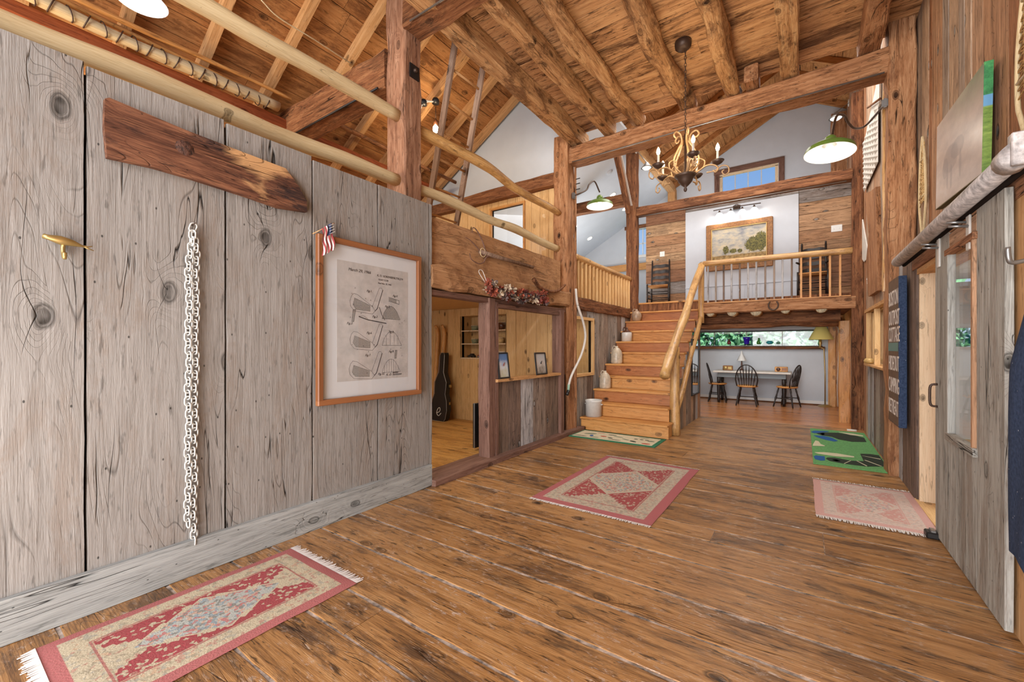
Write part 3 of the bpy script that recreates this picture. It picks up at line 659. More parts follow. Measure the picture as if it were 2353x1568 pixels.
o = hewn('post', (.75, 9.05, 0), (.75, 9.05, 5.6), .16, .17, 'beamdark', None, up=(0, 1, 0), j=.006); tag(o, 'slim reddish post at the right end of the loft railing', 'post')
o = hewn('post', (-3.0, 12.18, 2.3), (-3.0, 12.18, 5.75), .2, .2, 'rafter', None, up=(0, 1, 0), j=.005); tag(o, 'pale squared post against the far gable wall below the purlin', 'post')
o = hewn('post', (.70, 12.15, 2.3), (.70, 12.15, 6.7), .34, .22, 'beam', None, up=(0, 1, 0), j=.006); tag(o, 'wide brown corner post behind the right green gooseneck lamp', 'post')
o = hewn('beam', (-3.06, 6.13, 4.43), (.76, 6.13, 4.47), .25, .27, 'beam', None, j=.014); tag(o, 'long hand-hewn tie beam across the hall under the ceiling joists', 'beam')
tube('conduit', [(-3.0, 5.99, 4.30), (-1.2, 5.985, 4.315), (.72, 5.98, 4.325)], .009, 'steel', o, 6)
o = hewn('beam', (-2.95, 9.05, 4.29), (.68, 9.05, 4.27), .2, .185, 'beamdark', None, j=.012); tag(o, 'dark hewn beam crossing above the loft in front of the gable window', 'beam')
tube('conduit', [(-2.9, 8.95, 4.17), (.6, 8.95, 4.15)], .008, 'steel', o, 6)
o = hewn('beam', (-1.72, 9.04, 2.135), (.72, 9.04, 2.125), .18, .2, 'beam', None, j=.006); tag(o, 'reddish loft edge beam with a horseshoe above the dining nook', 'beam')
o = hewn('beam', (-3.34, 2.98, 4.76), (.85, 2.98, 4.76), .24, .3, 'beamdark', None, j=.012); tag(o, 'dark tie beam leaving the top of the pinkish post at the upper frame edge', 'beam')
tube('conduit', [(-3.2, 2.84, 4.61), (-1.2, 2.84, 4.61)], .01, 'steel', o, 6)
o = hewn('beam', (-6.5, 2.98, 4.33), (-3.62, 2.98, 4.33), .24, .40, 'beamdark', None, j=.014); tag(o, 'thick dark tie beam running into the attic left of the pinkish post', 'beam')
tube('conduit', [(-6.3, 2.84, 4.12), (-3.7, 2.84, 4.12)], .012, 'black', o, 6)
o = hewn('beam', (-6.8, 6.05, 4.09), (-3.31, 6.05, 4.11), .16, .2, 'beamdark', None, j=.008); tag(o, 'dark beam above the pine boarded loft wall under white plaster', 'beam')
o = hewn('beam', (-6.8, 9.05, 4.62), (-3.17, 9.05, 4.62), .18, .26, 'beamdark', None, j=.008); tag(o, 'dark beam behind the left green lamp in front of the white sloping ceiling', 'beam')
o = hewn('beam', (-6.8, 12.2, 3.72), (-3.14, 12.2, 3.72), .1, .2, 'stair', None, j=.005); tag(o, 'orange brown rail beam low on the far white wall', 'beam')
o = hewn('beam', (-3.0, 9.1, 5.76), (-3.0, 12.3, 5.76), .16, .2, 'rafter', None, j=.006); tag(o, 'pale purlin sloping away from the stair head post to the gable', 'beam')
o = hewn('beam', (-3.16, 2.98, 2.09), (-3.16, 6.0, 2.12), .26, .24, 'board', None, j=.018, seg=.15, bev=.03); tag(o, 'rough hewn header beam over the pine room opening', 'beam')
o = hewn('beam', (-3.14, 6.2, 2.10), (-3.14, 8.95, 2.09), .2, .2, 'beamdark', None, j=.012); tag(o, 'hewn beam beneath the pine baluster rail beside the stairs', 'beam')
o = plank('loft_board', (-3.12, 2.97, 2.46), (-3.12, 5.78, 2.46), .05, .49, 'board', None, n=18, j=.004, bev=.006); tag(o, 'wide rough brown board above the header with a wooden hay fork on it', 'board')
o = hewn('knee_brace', (-3.1, 8.93, 4.3), (-3.1, 7.95, 5.6), .1, .16, 'beamdark', None, j=.005); tag(o, 'dark knee brace rising from the stair head post', 'brace')
plank('edge_strip', (-3.04, 8.9, 4.42), (-3.04, 8.05, 5.55), .012, .05, 'offwhite', o, up=(1, 0, 0))
o = hewn('post', (-3.14, 3.995, .05), (-3.14, 3.995, 1.96), .17, .13, 'darktrim', None, up=(0, 1, 0), j=.004); tag(o, 'dark red brown door post of the pine room opening', 'post')
plank('stop', (-3.10, 4.085, .06), (-3.10, 4.085, 1.92), .10, .05, 'darktrim', o, up=(0, 1, 0), n=6, j=.002)
# dining nook beams and log joists with pale ends
o = hewn('beam', (-3.1, 9.55, 1.94), (.55, 9.55, 1.94), .22, .2, 'beamdark', None, j=.01); tag(o, 'nearly black beam under the loft behind the pale log ends', 'beam')
o = log('beam', (-3.1, 11.7, 1.93), (.7, 11.7, 1.93), .1, .1, 'beamdark', None, wob=.3); tag(o, 'round dark log beam just above the long dining window', 'beam')
o = hewn('post', (.56, 12.16, 0), (.56, 12.16, 1.95), .12, .12, 'stair', None, up=(0, 1, 0), j=.004); tag(o, 'orange brown post beside the floor lamp in the dining nook', 'post')
o = hewn('post', (.62, 9.75, 0), (.62, 9.75, 1.85), .16, .14, 'stair', None, up=(0, 1, 0), j=.005); tag(o, 'orange post holding the dark loft beam at the right of the nook', 'post')
o.hide_render = False
M['logend'] = plain('sawn_log_end', (200, 186, 158), .8, nz=.15, ns=30)
for i, xj in enumerate((-1.5, -1.12, -.72, -.26, .26)):
    j_ = log('log_joist', (xj, 9.0, 2.045), (xj, 9.44, 2.06), .075+.012*(i % 3), .08, 'log', None, wob=.15, n=4)
    tag(j_, ('first', 'second', 'middle', 'fourth', 'last')[i]+' pale sawn log joist end from the left under the loft edge beam', 'log joist', 'log joist ends under the loft edge')
    lathe('sawn_end', [(0, .004), (.07+.01*(i % 3), .003), (.07+.01*(i % 3), 0)], 'logend', j_, c=(xj, 8.995, 2.045), axis=Matrix.Rotation(PI/2, 3, 'X'), seg=14)
for zz_ in (4.02, 4.1, 3.93):
    tube('peg', [(-3.06, 6.19, zz_), (-2.97, 6.22, zz_+.015)], .008, 'black', bpy.data.objects['post.001'], 6)
# poles of the attic guard rail
o = log('rail_pole', (-3.47, -2.0, 3.07), (-3.45, 2.9, 3.10), .075, .062, 'pole', None, wob=.22, bend=.02); tag(o, 'pale peeled lower rail pole along the top of the grey wall', 'pole')
o = log('rail_pole', (-3.44, -2.0, 3.74), (-3.43, 2.9, 3.76), .072, .062, 'pole', None, wob=.15, bend=.015); tag(o, 'pale peeled upper rail pole ending at the pinkish post', 'pole')
o = log('rail_pole', (-3.42, 3.1, 3.08), (-3.24, 5.98, 2.96), .058, .055, 'pole', None, wob=.28, bend=.03); tag(o, 'knobbly yellow lower pole between the pinkish post and the dark post', 'pole')
o = log('rail_pole', (-3.42, 3.1, 3.72), (-3.24, 5.98, 3.54), .06, .05, 'yellowlog', None, wob=.28, bend=.03); tag(o, 'yellow upper pole between the pinkish post and the dark post', 'pole')

# ================================================================== STAIRS AND RAILS
st = empty('staircase', (-2.35, 6.4, 0), 'orange brown wooden staircase with eleven steps up to the loft', 'staircase')
RI, RU, Y0 = .212, .272, 6.42
for k in range(11):
    yk = Y0+RU*k; z0 = RI*k; xr = -1.64 if k < 1 else -1.70
    plank('riser', (-3.06, yk+.035, z0+RI/2-.015), (xr, yk+.035, z0+RI/2-.015), RI-.03, .024, 'stairred' if k in (2, 4, 6, 8, 9, 10) else 'stair', st, up=(0, 1, 0))
    plank('tread', (-3.06, yk+RU/2+.002, z0+RI-.017), (xr, yk+RU/2+.002, z0+RI-.017), RU+.07, .034, 'stair', st, bev=.008)
box('side_panel', (-1.70, 6.45, 0), (-1.66, 6.72, .18), 'stair', st)
# enclosed side of the stairs: vertical boards under the sloping rail
ss = struct(box('wall_stair', (-1.74, 6.95, 0), (-1.72, 7.0, .1), 'dark', bev=0))
y = 6.93
while y < 8.95:
    w_ = min(.2, 8.98-y); zt = .5+(y+w_/2-7.05)*.748
    o = plank('plank', (-1.69, y+w_/2, 0), (-1.69, y+w_/2, min(zt+.06, 2.05)), w_-.005, .03, 'mix' if int(y*10) % 3 else 'rmix', ss, up=(1, 0, 0), n=3, j=.002); y += w_
hr = empty('stair_handrail', (-1.66, 6.83, 0), 'varnished yellow log handrail climbing the open side of the stairs', 'handrail')
log('rail_log', (-1.66, 6.28, .95), (-1.66, 9.05, 3.02), .072, .062, 'yellowlog', hr, wob=.2, bend=.012)
log('newel', (-1.64, 6.84, 0), (-1.66, 6.90, 1.37), .078, .066, 'yellowlog', hr, wob=.15, bend=.008)
log('lower_rail', (-1.645, 6.93, .40), (-1.66, 8.98, 1.98), .045, .045, 'yellowlog', hr, wob=.25, bend=.012)
log('top_post', (-1.665, 8.98, 1.85), (-1.665, 9.0, 3.03), .062, .055, 'yellowlog', hr, wob=.2, bend=.006)
lr = empty('loft_railing', (-.5, 9.0, 2.23), 'front loft railing with a varnished log top rail and thin square balusters', 'railing')
log('top_rail', (-1.62, 9.0, 3.025), (.68, 9.0, 2.985), .056, .052, 'yellowlog', lr, wob=.12, bend=.006)
for i, u in enumerate((1627, 1645, 1663, 1681, 1700, 1719, 1738, 1758.5, 1779, 1798, 1819.5, 1841, 1862, 1885, 1907, 1930.5)):
    xb = PY(u, 650, 9.0).x
    plank('baluster', (xb, 9.0, 2.23), (xb, 9.0, 2.97), .03, .03, 'mix' if i < 11 else 'stair', lr, up=(0, 1, 0), bev=.002, share='bal%d' % (i < 11))
plank('bottom_strip', (-1.6, 8.99, 2.235), (.66, 8.99, 2.23), .1, .02, 'stair', lr)
sr_ = empty('side_railing', (-3.1, 7.6, 2.2), 'pine baluster railing above the beam left of the stairs', 'railing')
log('top_rail', (-3.08, 6.2, 2.86), (-3.08, 8.93, 2.83), .055, .05, 'yellowlog', sr_, wob=.15, bend=.008)
for i in range(17): plank('baluster', (-3.09, 6.36+i*.155, 2.2), (-3.09, 6.36+i*.155, 2.82), .022, .075, 'pine', sr_, up=(1, 0, 0), bev=.002, share='pbal')
for i in range(4): plank('board', (-3.14, 8.05+i*.2, 2.2), (-3.14, 8.05+i*.2, 2.5), .18, .02, 'stair', sr_, up=(1, 0, 0))
# ladder in the attic
ld = empty('ladder', (-4.2, 3.9, 2.2), 'old grey brown wooden ladder leaning behind the rail poles', 'ladder')
la0, la1 = V((-4.23, 3.87, 2.22)), V((-3.2, 3.50, 4.80)); lb0, lb1 = V((-4.23, 4.42, 2.22)), V((-3.2, 4.0, 4.80))
for a, b in ((la0, la1), (lb0, lb1)): plank('stile', a, b, .035, .075, 'ladder', ld, up=(1, 0, 0), n=4, j=.002)
for k in range(8):
    t = .10+k*.115; log('rung', la0.lerp(la1, t), lb0.lerp(lb1, t), .014, .014, 'rafter', ld, seg=8, n=2, wob=.05)

# ================================================================== LEFT WALL ITEMS
# charred plank
M['charknot'] = plain('split_charred_knot', (64, 40, 30), .8, nz=.6, ns=50, bump=1)
bm = bmesh.new(); X0 = -3.05
pts = [PX(240, 228, -3.02), PX(250, 226, -3.02), PX(420, 298, -3.02), PX(560, 352, -3.02), PX(655, 388, -3.02), PX(682, 425, -3.02), PX(703, 462, -3.02), PX(704, 488, -3.02), PX(640, 478, -3.02), PX(560, 450, -3.02), PX(430, 408, -3.02), PX(350, 385, -3.02), PX(245, 362, -3.02), PX(238, 290, -3.02)]
c0 = sum(pts, V())/len(pts)
zd = V((0, 1, -.06)).normalized(); xd = V((0, .06, 1)).normalized(); yd = V((1, 0, 0))
mt = Matrix((xd, yd, zd)).transposed().to_4x4(); mt.translation = c0; im = mt.inverted()
A = [bm.verts.new(im @ (p+V((.012, 0, 0)))) for p in pts]; B = [bm.verts.new(im @ (p-V((.026, 0, 0)))) for p in pts]
n_ = len(pts); bm.faces.new(A); bm.faces.new(B[::-1])
for i in range(n_): bm.faces.new((A[i], B[i], B[(i+1) % n_], A[(i+1) % n_]))
bmesh.ops.recalc_face_normals(bm, faces=bm.faces)
cp = link('charred_plank', bm, 'char', None, mt); tag(cp, 'charred dark brown plank with a cut corner hung high on the grey wall', 'plank')
lathe('knot', [(0, .008), (.02, .012), (.035, .004), (.045, 0)], 'charknot', cp, c=PX(425, 340, -3.008), axis=Matrix.Rotation(PI/2, 3, 'Y') @ Matrix.Diagonal((1, 1.1, 1)), seg=9)
# chain of galvanised links
ch = empty('chain', (-3.02, .985, .14), 'pale galvanised chain hanging doubled down the grey wall', 'chain')
def linkmesh(L=.056, W=.034, r=.0048):
    bm = bmesh.new(); pts = []
    a = L/2-W/2
    for i in range(8): t = PI*i/7; pts.append((W/2*math.cos(t), 0, a+W/2*math.sin(t)))
    for i in range(8): t = PI+PI*i/7; pts.append((W/2*math.cos(t), 0, -a+W/2*math.sin(t)))
    tubebm(bm, pts, r, 6, True); me = bpy.data.meshes.new('link'); bm.to_mesh(me); bm.free(); me.materials.append(M['galvw']); return me
M['galvw'] = plain('pale_zinc', (206, 206, 202), .4, metal=.25)
lm = linkmesh(); n_ = 49
for s_, dy in ((0, -.020), (1, .017)):
    for k in range(n_ if s_ else n_-3):
        z = 2.055-k*.0385; yy = .985+dy*(min(1, k/4+.15))*(1-.35*k/n_)+.004*math.sin(k*.7)-.012*k/n_
        inst('link', lm, ch, Matrix.Translation((-3.026, yy, z)) @ Matrix.Rotation((PI/2 if (k+s_) % 2 == 0 else .25)+random.uniform(-.1, .1), 4, 'Z'))
inst('link', lm, ch, Matrix.Translation((-3.028, .985, 2.10)) @ Matrix.Rotation(PI/2, 4, 'Z') @ Matrix.Rotation(.3, 4, 'Y'))
tube('nail', [(-3.05, .985, 2.118), (-3.0, .985, 2.122)], .004, 'iron', ch, 6)
# brass whale hook
wh = empty('whale_hook', (-3.03, .44, 1.83), 'small brass whale shaped hook left of the hanging chain', 'hook')
bm = bmesh.new(); tubebm(bm, [(-3.015, .375, 1.915), (-3.01, .39, 1.912), (-3.01, .43, 1.905), (-3.01, .47, 1.90), (-3.012, .50, 1.893), (-3.012, .52, 1.888)], .017, 8)
for i, v in enumerate(bm.verts):
    t = (v.co.y-.375)/.145; s = [.75, 1.3, 1.35, 1.0, .45, .2][min(5, int(t*5.2))]
    cc = V((-3.011, v.co.y, 1.915-.027*t)); v.co = cc+(v.co-cc)*s
world('whale_body', bm, 'brass', wh, True)
bm = bmesh.new(); tubebm(bm, [(-3.012, .505, 1.892), (-3.012, .53, 1.892), (-3.012, .545, 1.898)], .005, 6, r1=.002); tubebm(bm, [(-3.012, .51, 1.891), (-3.012, .532, 1.882), (-3.012, .55, 1.876)], .005, 6, r1=.002)
world('fluke', bm, 'brass', wh, True)
tube('hook_stem', spline([(-3.02, .445, 1.90), (-3.03, .443, 1.875), (-3.02, .443, 1.84), (-2.995, .443, 1.818), (-2.99, .443, 1.845)], 4), .009, 'brass', wh, 8)
# framed drawing
fx = -3.012; fy0, fy1, fz0, fz1 = 1.76, 2.80, .93, 2.235
pic = empty('framed_print', (fx, (fy0+fy1)/2, fz0), 'large cherry framed patent style drawing of golf club heads on the grey wall', 'picture')
for nm, p0, p1, up in (('frame_side', (fx, fy0+.022, fz0), (fx, fy0+.022, fz1), (1, 0, 0)), ('frame_side', (fx, fy1-.022, fz0), (fx, fy1-.022, fz1), (1, 0, 0)), ('frame_rail', (fx+.0015, fy0-.001, fz0+.021), (fx+.0015, fy1+.001, fz0+.021), (1, 0, 0)), ('frame_rail', (fx+.0015, fy0-.001, fz1-.021), (fx+.0015, fy1+.001, fz1-.021), (1, 0, 0))):
    plank(nm, p0, p1, .044, .045, 'frame', pic, up=up, bev=.006)
mnt = box('mount', (fx-.02, fy0+.03, fz0+.03), (fx-.008, fy1-.03, fz1-.03), 'mat', pic, bev=0)
py0, py1, pz0, pz1 = 1.93, 2.65, 1.10, 2.07
pap = box('paper', (fx-.009, py0, pz0), (fx-.0065, py1, pz1), 'paper', pic, bev=0)
PW, PH = py1-py0, pz1-pz0; px_ = fx-.0055
def q(u, v): return V((px_, py0+u*PW, pz1-v*PH))      # u across 0..1, v down 0..1
bm = bmesh.new()
def rib(pts, wd=.0022, mi=0, closed=False):
    pts = [q(*p) for p in pts]
    if closed: pts.append(pts[0])
    for a, b in zip(pts, pts[1:]):
        d = (b-a); 
        if d.length < 1e-6: continue
        nn = V((0, -d.z, d.y)).normalized()*wd/2; ex = d.normalized()*wd*.4
        f = bm.faces.new([bm.verts.new(c) for c in (a-nn-ex, b-nn+ex, b+nn+ex, a+nn-ex)]); f.material_index = mi
def fill(pts, mi=1, dx=-.0006):
    f = bm.faces.new([bm.verts.new(q(*p)+V((dx, 0, 0))) for p in pts]); f.material_index = mi
def iron(ox, oy, s=1, wash=True, bars=False):
    T = lambda P: [(ox+a*s, oy+b*s*.74) for a, b in P]
    body = [(.02, .10), (.0, .16), (.01, .22), (.06, .27), (.30, .29), (.34, .25), (.30, .20), (.10, .08), (.05, .07)]
    if wash: fill(T([(.06, .12), (.27, .19), (.27, .26), (.08, .25), (.04, .2)]))
    rib(T(body), closed=True); rib(T([(.06, .12), (.27, .19), (.27, .26), (.08, .25), (.04, .2)]), .0016, closed=True)
    if bars:
        for i in range(6): rib(T([(.06+i*.04, .13+i*.012), (.06+i*.04, .27)]), .0018)
    rib(T([(.30, .20), (.40, -.03)]), .002); rib(T([(.34, .25), (.37, .22), (.45, -.01)]), .006); rib(T([(.40, -.03), (.43, -.035), (.45, -.01)]), .002)
iron(.16, .21); iron(.16, .53); iron(.15, .78)
def mound(ox, oy, w_, h_, mi=1, bars=0, flip=1):
    P = [(ox+w_*t, oy-h_*math.sin(PI*min(1, t*1.05))**.7) for t in [i/10 for i in range(11)]]
    if mi is not None: fill(P, mi)
    rib(P, closed=True)
    for i in range(bars): t = (i+1)/(bars+1); rib([(ox+w_*t, oy), (ox+w_*t, oy-h_*math.sin(PI*t)**.7)], .0018)
mound(.60, .46, .28, .12); rib([(.56, .36), (.60, .43), (.64, .47)], .005)
mound(.60, .70, .30, .13, None, 4); mound(.60, .945, .28, .12, None, 7)
for a, b in (((.70, .26), (.86, .28)), ((.70, .295), (.86, .315))): rib([a, b], .003)
rib([(.86, .28), (.86, .315)], .003); fill([(.70, .265), (.82, .275), (.82, .31), (.70, .29)])
fill([(.20, .40), (.235, .395), (.21, .50), (.185, .50)]); rib([(.20, .40), (.235, .395), (.21, .50), (.185, .50)], .0025, closed=True)
rib([(.28, .455), (.40, .478), (.66, .50)], .008); rib([(.28, .45), (.34, .445), (.40, .47)], .002)
fill([(.80, .745), (.83, .745), (.815, .82), (.79, .82)]); rib([(.80, .745), (.83, .745), (.815, .82), (.79, .82)], .0022, closed=True)
for u_, v_ in ((.18, .27), (.22, .22), (.36, .3), (.43, .31), (.2, .36), (.45, .36), (.16, .47), (.3, .43), (.18, .70), (.33, .71), (.48, .70), (.9, .49), (.86, .5), (.94, .47), (.25, .74), (.4, .76), (.2, .95), (.38, .945), (.72, .74), (.88, .73), (.9, .80), (.7, .57)):
    rib([(u_, v_), (u_+.008, v_-.01), (u_+.014, v_)], .0018)
dr2 = world('drawing', bm, ['ink', 'ink2'], pap)
RT = Matrix(((0, 0, 1, 0), (1, 0, 0, 0), (0, 1, 0, 0), (0, 0, 0, 1)))    # text facing +X, reading along +Y
def ptext(s, u_, v_, size, al='LEFT', shear=0):
    t = text('lettering', s, Matrix.Translation(q(u_, v_)) @ RT, size, 'ink', pap, al, shear)
ptext('March 29, 1966', .14, .075, .034, shear=.2); ptext('K. D. SORENSEN', .66, .085, .026, 'CENTER'); ptext('GOLF CLUB', .62, .118, .020, 'CENTER'); ptext('Filed Nov. 22, 1962', .64, .15, .018, 'CENTER'); ptext('3,778,274', .78, .085, .026)
for s, u_, v_ in (('Fig.1.', .38, .235), ('Fig.4.', .76, .25), ('Fig.5.', .64, .355), ('Fig.2.', .46, .455), ('Fig.3.', .12, .525), ('Fig.6.', .38, .60), ('Fig.8.', .70, .585), ('Fig.7.', .36, .795), ('Fig.9.', .70, .765), ('Fig.10.', .54, .965)):
    ptext(s, u_, v_, .027, shear=.35)
ptext('Inventor', .76, .955, .018, 'LEFT', .3); ptext('K. D. Sorensen', .66, .975, .028, 'LEFT', .4)
box('pane', (fx+.002, fy0+.036, fz0+.036), (fx+.005, fy1-.036, fz1-.036), 'glass', pic, bev=0)
# little flag tucked in the frame
fg = empty('flag', (-2.985, 1.80, 2.2), 'small stars and stripes flag on a thin stick tucked in the frame corner', 'flag')
tube('stick', [(-3.0, 1.72, 2.22), (-2.975, 1.88, 2.335)], .0035, 'rafter', fg, 6)
bm = bmesh.new(); NX, NZ = 13, 10; g0 = {}
M['stripew'] = plain('flag_white', (222, 214, 210), .9); M['striper'] = plain('flag_red', (150, 60, 66), .9); M['union'] = plain('flag_blue', (52, 62, 96), .9)
for i in range(NX+1):
    for k in range(NZ+1):
        t = i/NX; d = k/NZ
        g0[i, k] = bm.verts.new((-2.972+.008*math.sin(i*1.3+k*.5), 1.775+.085*t+.03*d*(.3+t*.3)+.006*math.sin(k), 2.268+.065*t-.205*d))
for i in range(NX):
    for k in range(NZ):
        f = bm.faces.new((g0[i, k], g0[i+1, k], g0[i+1, k+1], g0[i, k+1])); f.material_index = 2 if (i > 6 and k < 4) else (1 if i % 2 == 0 else 0)
fc = world('flag_cloth', bm, ['stripew', 'striper', 'union'], fg, False)
for i in range(5):
    for k in range(4):
        lathe('star', [(0, .0008), (.0035, 0)], 'white', fg, c=(-2.962, 1.829+i*.0085+k*.004, 2.30+i*.0055-k*.019), axis=Matrix.Rotation(PI/2, 3, 'Y'), seg=5)

# hay fork, curved runner and dried flower swag above the pine room
fk = empty('hay_fork', (-3.07, 4.2, 2.45), 'rustic wooden hay fork with curled tines mounted on the wide brown board', 'fork')
tube('handle', [(-3.055, 3.76, 2.475), (-3.05, 4.2, 2.47), (-3.05, 4.9, 2.47)], .026, 'ladder', fk, 10, r1=.02)
for pts in ([(3.95, 2.47), (3.86, 2.50), (3.80, 2.60), (3.70, 2.70), (3.63, 2.72), (3.615, 2.66)], [(3.95, 2.46), (3.82, 2.44), (3.72, 2.50), (3.60, 2.56), (3.50, 2.585)], [(3.95, 2.46), (3.86, 2.42), (3.82, 2.36), (3.72, 2.33), (3.60, 2.36), (3.57, 2.42)]):
    tube('tine', spline([(-3.05, a, b) for a, b in pts], 5), .010, 'darktrim', fk, 8, r1=.004)
tube('binding', arc((-3.045, 3.80, 2.47), .05, 0, 2*PI, 16, (0, 1, 0), (0, 0, 1)), .005, 'pole', fk, 6)
o = tube('curved_runner', spline([PX(1226, 642, -3.0), PX(1240, 660, -3.0), PX(1262, 670, -3.0), PX(1283, 668, -3.0), PX(1298, 655, -2.99)], 5), .03, 'beamdark', None, 8, r1=.018); tag(o, 'short curved brown wooden runner beside the dark post above the header', 'yoke')
sw = empty('dried_flower_swag', (-3.0, 4.5, 2.0), 'swag of dried red and cream flowers hanging along the header beam', 'garland')
for nm, c in (('petala', (128, 66, 58)), ('petalb', (186, 168, 146)), ('petalc', (158, 84, 62)), ('petald', (98, 82, 78))): M[nm] = plain('dried_'+nm, c, .9, nz=.3, ns=60)
fms = []
for mm in ('petala', 'petalb', 'petalc', 'petald'):
    bm = bmesh.new()
    for k in range(11):
        a = random.random()*6.28; el = random.uniform(-.4, 1.3); d = V((math.cos(a)*math.cos(el), math.sin(a)*math.cos(el), math.sin(el))); t1 = d.orthogonal().normalized()*.014; t2 = d.cross(t1)
        vv = [bm.verts.new(c) for c in (V((0, 0, 0)), d*.024+t1, d*.042, d*.024-t1, d*.02+t2.normalized()*.008)]
        bm.faces.new((vv[0], vv[1], vv[2], vv[4])); bm.faces.new((vv[0], vv[4], vv[2], vv[3]))
    me = bpy.data.meshes.new('flower'); bm.to_mesh(me); bm.free(); me.materials.append(M[mm]); fms.append(me)
sa, sb = PX(1112, 650, -3.0), PX(1250, 682, -3.0)
for k in range(120):
    t = random.random(); p = sa.lerp(sb, t)+V((random.uniform(-.005, .07), random.uniform(-.04, .04), random.uniform(-.085, .06)-.07*math.sin(t*PI)))
    inst('flower', random.choice(fms), sw, Matrix.Translation(p) @ Matrix.Rotation(random.random()*6, 4, 'X') @ Matrix.Rotation(random.random()*6, 4, 'Z') @ Matrix.Scale(random.uniform(1.0, 1.7), 4))
tube('cord', spline([sa+V((.03, 0, 0)), sa.lerp(sb, .5)+V((.03, 0, -.09)), sb+V((.03, 0, 0))], 6), .005, 'petalb', sw, 6)
tube('hanging_loop', spline([sa+V((.02, 0, 0)), PX(1100, 625, -3.0), PX(1108, 622, -3.0), sa+V((.02, .02, .02))], 4), .004, 'offwhite', sw, 6)
# white curved scythe handle on the post
sy = empty('scythe_handle', (-3.0, 6.0, .62), 'long curved whitewashed scythe handle hanging on the dark post', 'handle')
tube('snath', spline([PX(1323, 664, -2.98), PX(1327, 700, -2.96), PX(1340, 740, -2.94), PX(1345, 775, -2.94), PX(1336, 815, -2.95), PX(1314, 862, -2.97), PX(1307, 885, -2.98)], 6), .019, 'offwhite', sy, 10)
M['verdi'] = plain('verdigris_paint', (150, 182, 160), .7)
tube('painted_tip', [PX(1307, 884, -2.98), PX(1306, 900, -2.985)], .02, 'verdi', sy, 10)
tube('iron_ferrule', [PX(1306, 898, -2.985), PX(1303, 908, -2.985)], .026, 'black', sy, 8)
tube('tie', arc(PX(1328, 702, -2.96), .028, 0, 2*PI, 10, (1, 0, 0), (0, 1, 0)), .004, 'iron', sy, 5)

# ================================================================== PINE ROOM CONTENTS
nc = empty('wall_niche_shelf', (-4.82, 6.05, 1.17), 'recessed pine display shelf in the pine room wall', 'shelf')
box('back', (-5.34, 6.30, 1.17), (-4.30, 6.32, 1.96), 'pine', nc)
for nm, lo, hi in (('side', (-5.36, 6.0, 1.15), (-5.34, 6.3, 1.98)), ('side', (-4.30, 6.0, 1.15), (-4.28, 6.3, 1.98)), ('shelf_board', (-5.34, 5.99, 1.15), (-4.30, 6.3, 1.175)), ('shelf_board', (-5.34, 6.0, 1.42), (-4.30, 6.3, 1.44)), ('shelf_board', (-5.34, 6.0, 1.665), (-4.30, 6.3, 1.685)), ('top_board', (-5.36, 5.99, 1.955), (-4.28, 6.3, 1.975)), ('divider', (-5.0, 6.18, 1.175), (-4.985, 6.3, 1.42))):
    box(nm, lo, hi, 'pinelight' if nm == 'shelf_board' else 'pine', nc, bev=.002)
def basket(name, c, r, h, mat, handle, label, group='baskets and crocks in the niche'):
    e = empty(name, c, label, 'basket', group)
    lathe('bowl', [(0, 0), (r*.75, 0), (r*.95, h*.5), (r, h), (r*.92, h), (r*.85, h*.5), (0, h*.1)], mat, e, c=c, seg=14)
    tube('rim', arc(V(c)+V((0, 0, h)), r, 0, 2*PI, 14, (1, 0, 0), (0, 1, 0)), r*.07, 'pinelight', e, 5)
    if handle: tube('handle', arc(V(c)+V((0, 0, h*.9)), r*.95, 0, PI, 10, (1, 0, 0), (0, 0, 1)), r*.06, 'pinelight', e, 5)
M['wicker'] = plain('woven_wicker', (204, 170, 116), .8, nz=.25, ns=70, bump=.5)
M['wickerg'] = plain('grey_green_weave', (130, 132, 104), .8, nz=.25, ns=70, bump=.5)
basket('gathering_basket', (-4.72, 6.12, 1.685), .11, .19, 'wicker', True, 'large round wicker basket on the top niche shelf')
basket('small_bowl', (-5.08, 6.1, 1.685), .075, .09, 'wickerg', False, 'small grey green bowl at the left of the top niche shelf')
basket('handled_basket', (-4.78, 6.1, 1.44), .105, .11, 'wicker', True, 'round basket with tall hoop handle on the middle niche shelf')
basket('lidded_pot', (-5.08, 6.1, 1.44), .07, .085, 'wickerg', False, 'little woven pot at the left of the middle niche shelf')
basket('storage_basket', (-4.52, 6.14, 1.44), .08, .10, 'wicker', False, 'squat basket at the right of the middle niche shelf')
basket('wire_crock', (-4.42, 6.06, 1.685), .07, .13, 'brown', False, 'dark brown crock at the right end of the top niche shelf')
basket('white_crock', (-4.40, 6.05, 1.175), .07, .12, 'stonew', False, 'white crock at the right end of the bottom niche shelf')
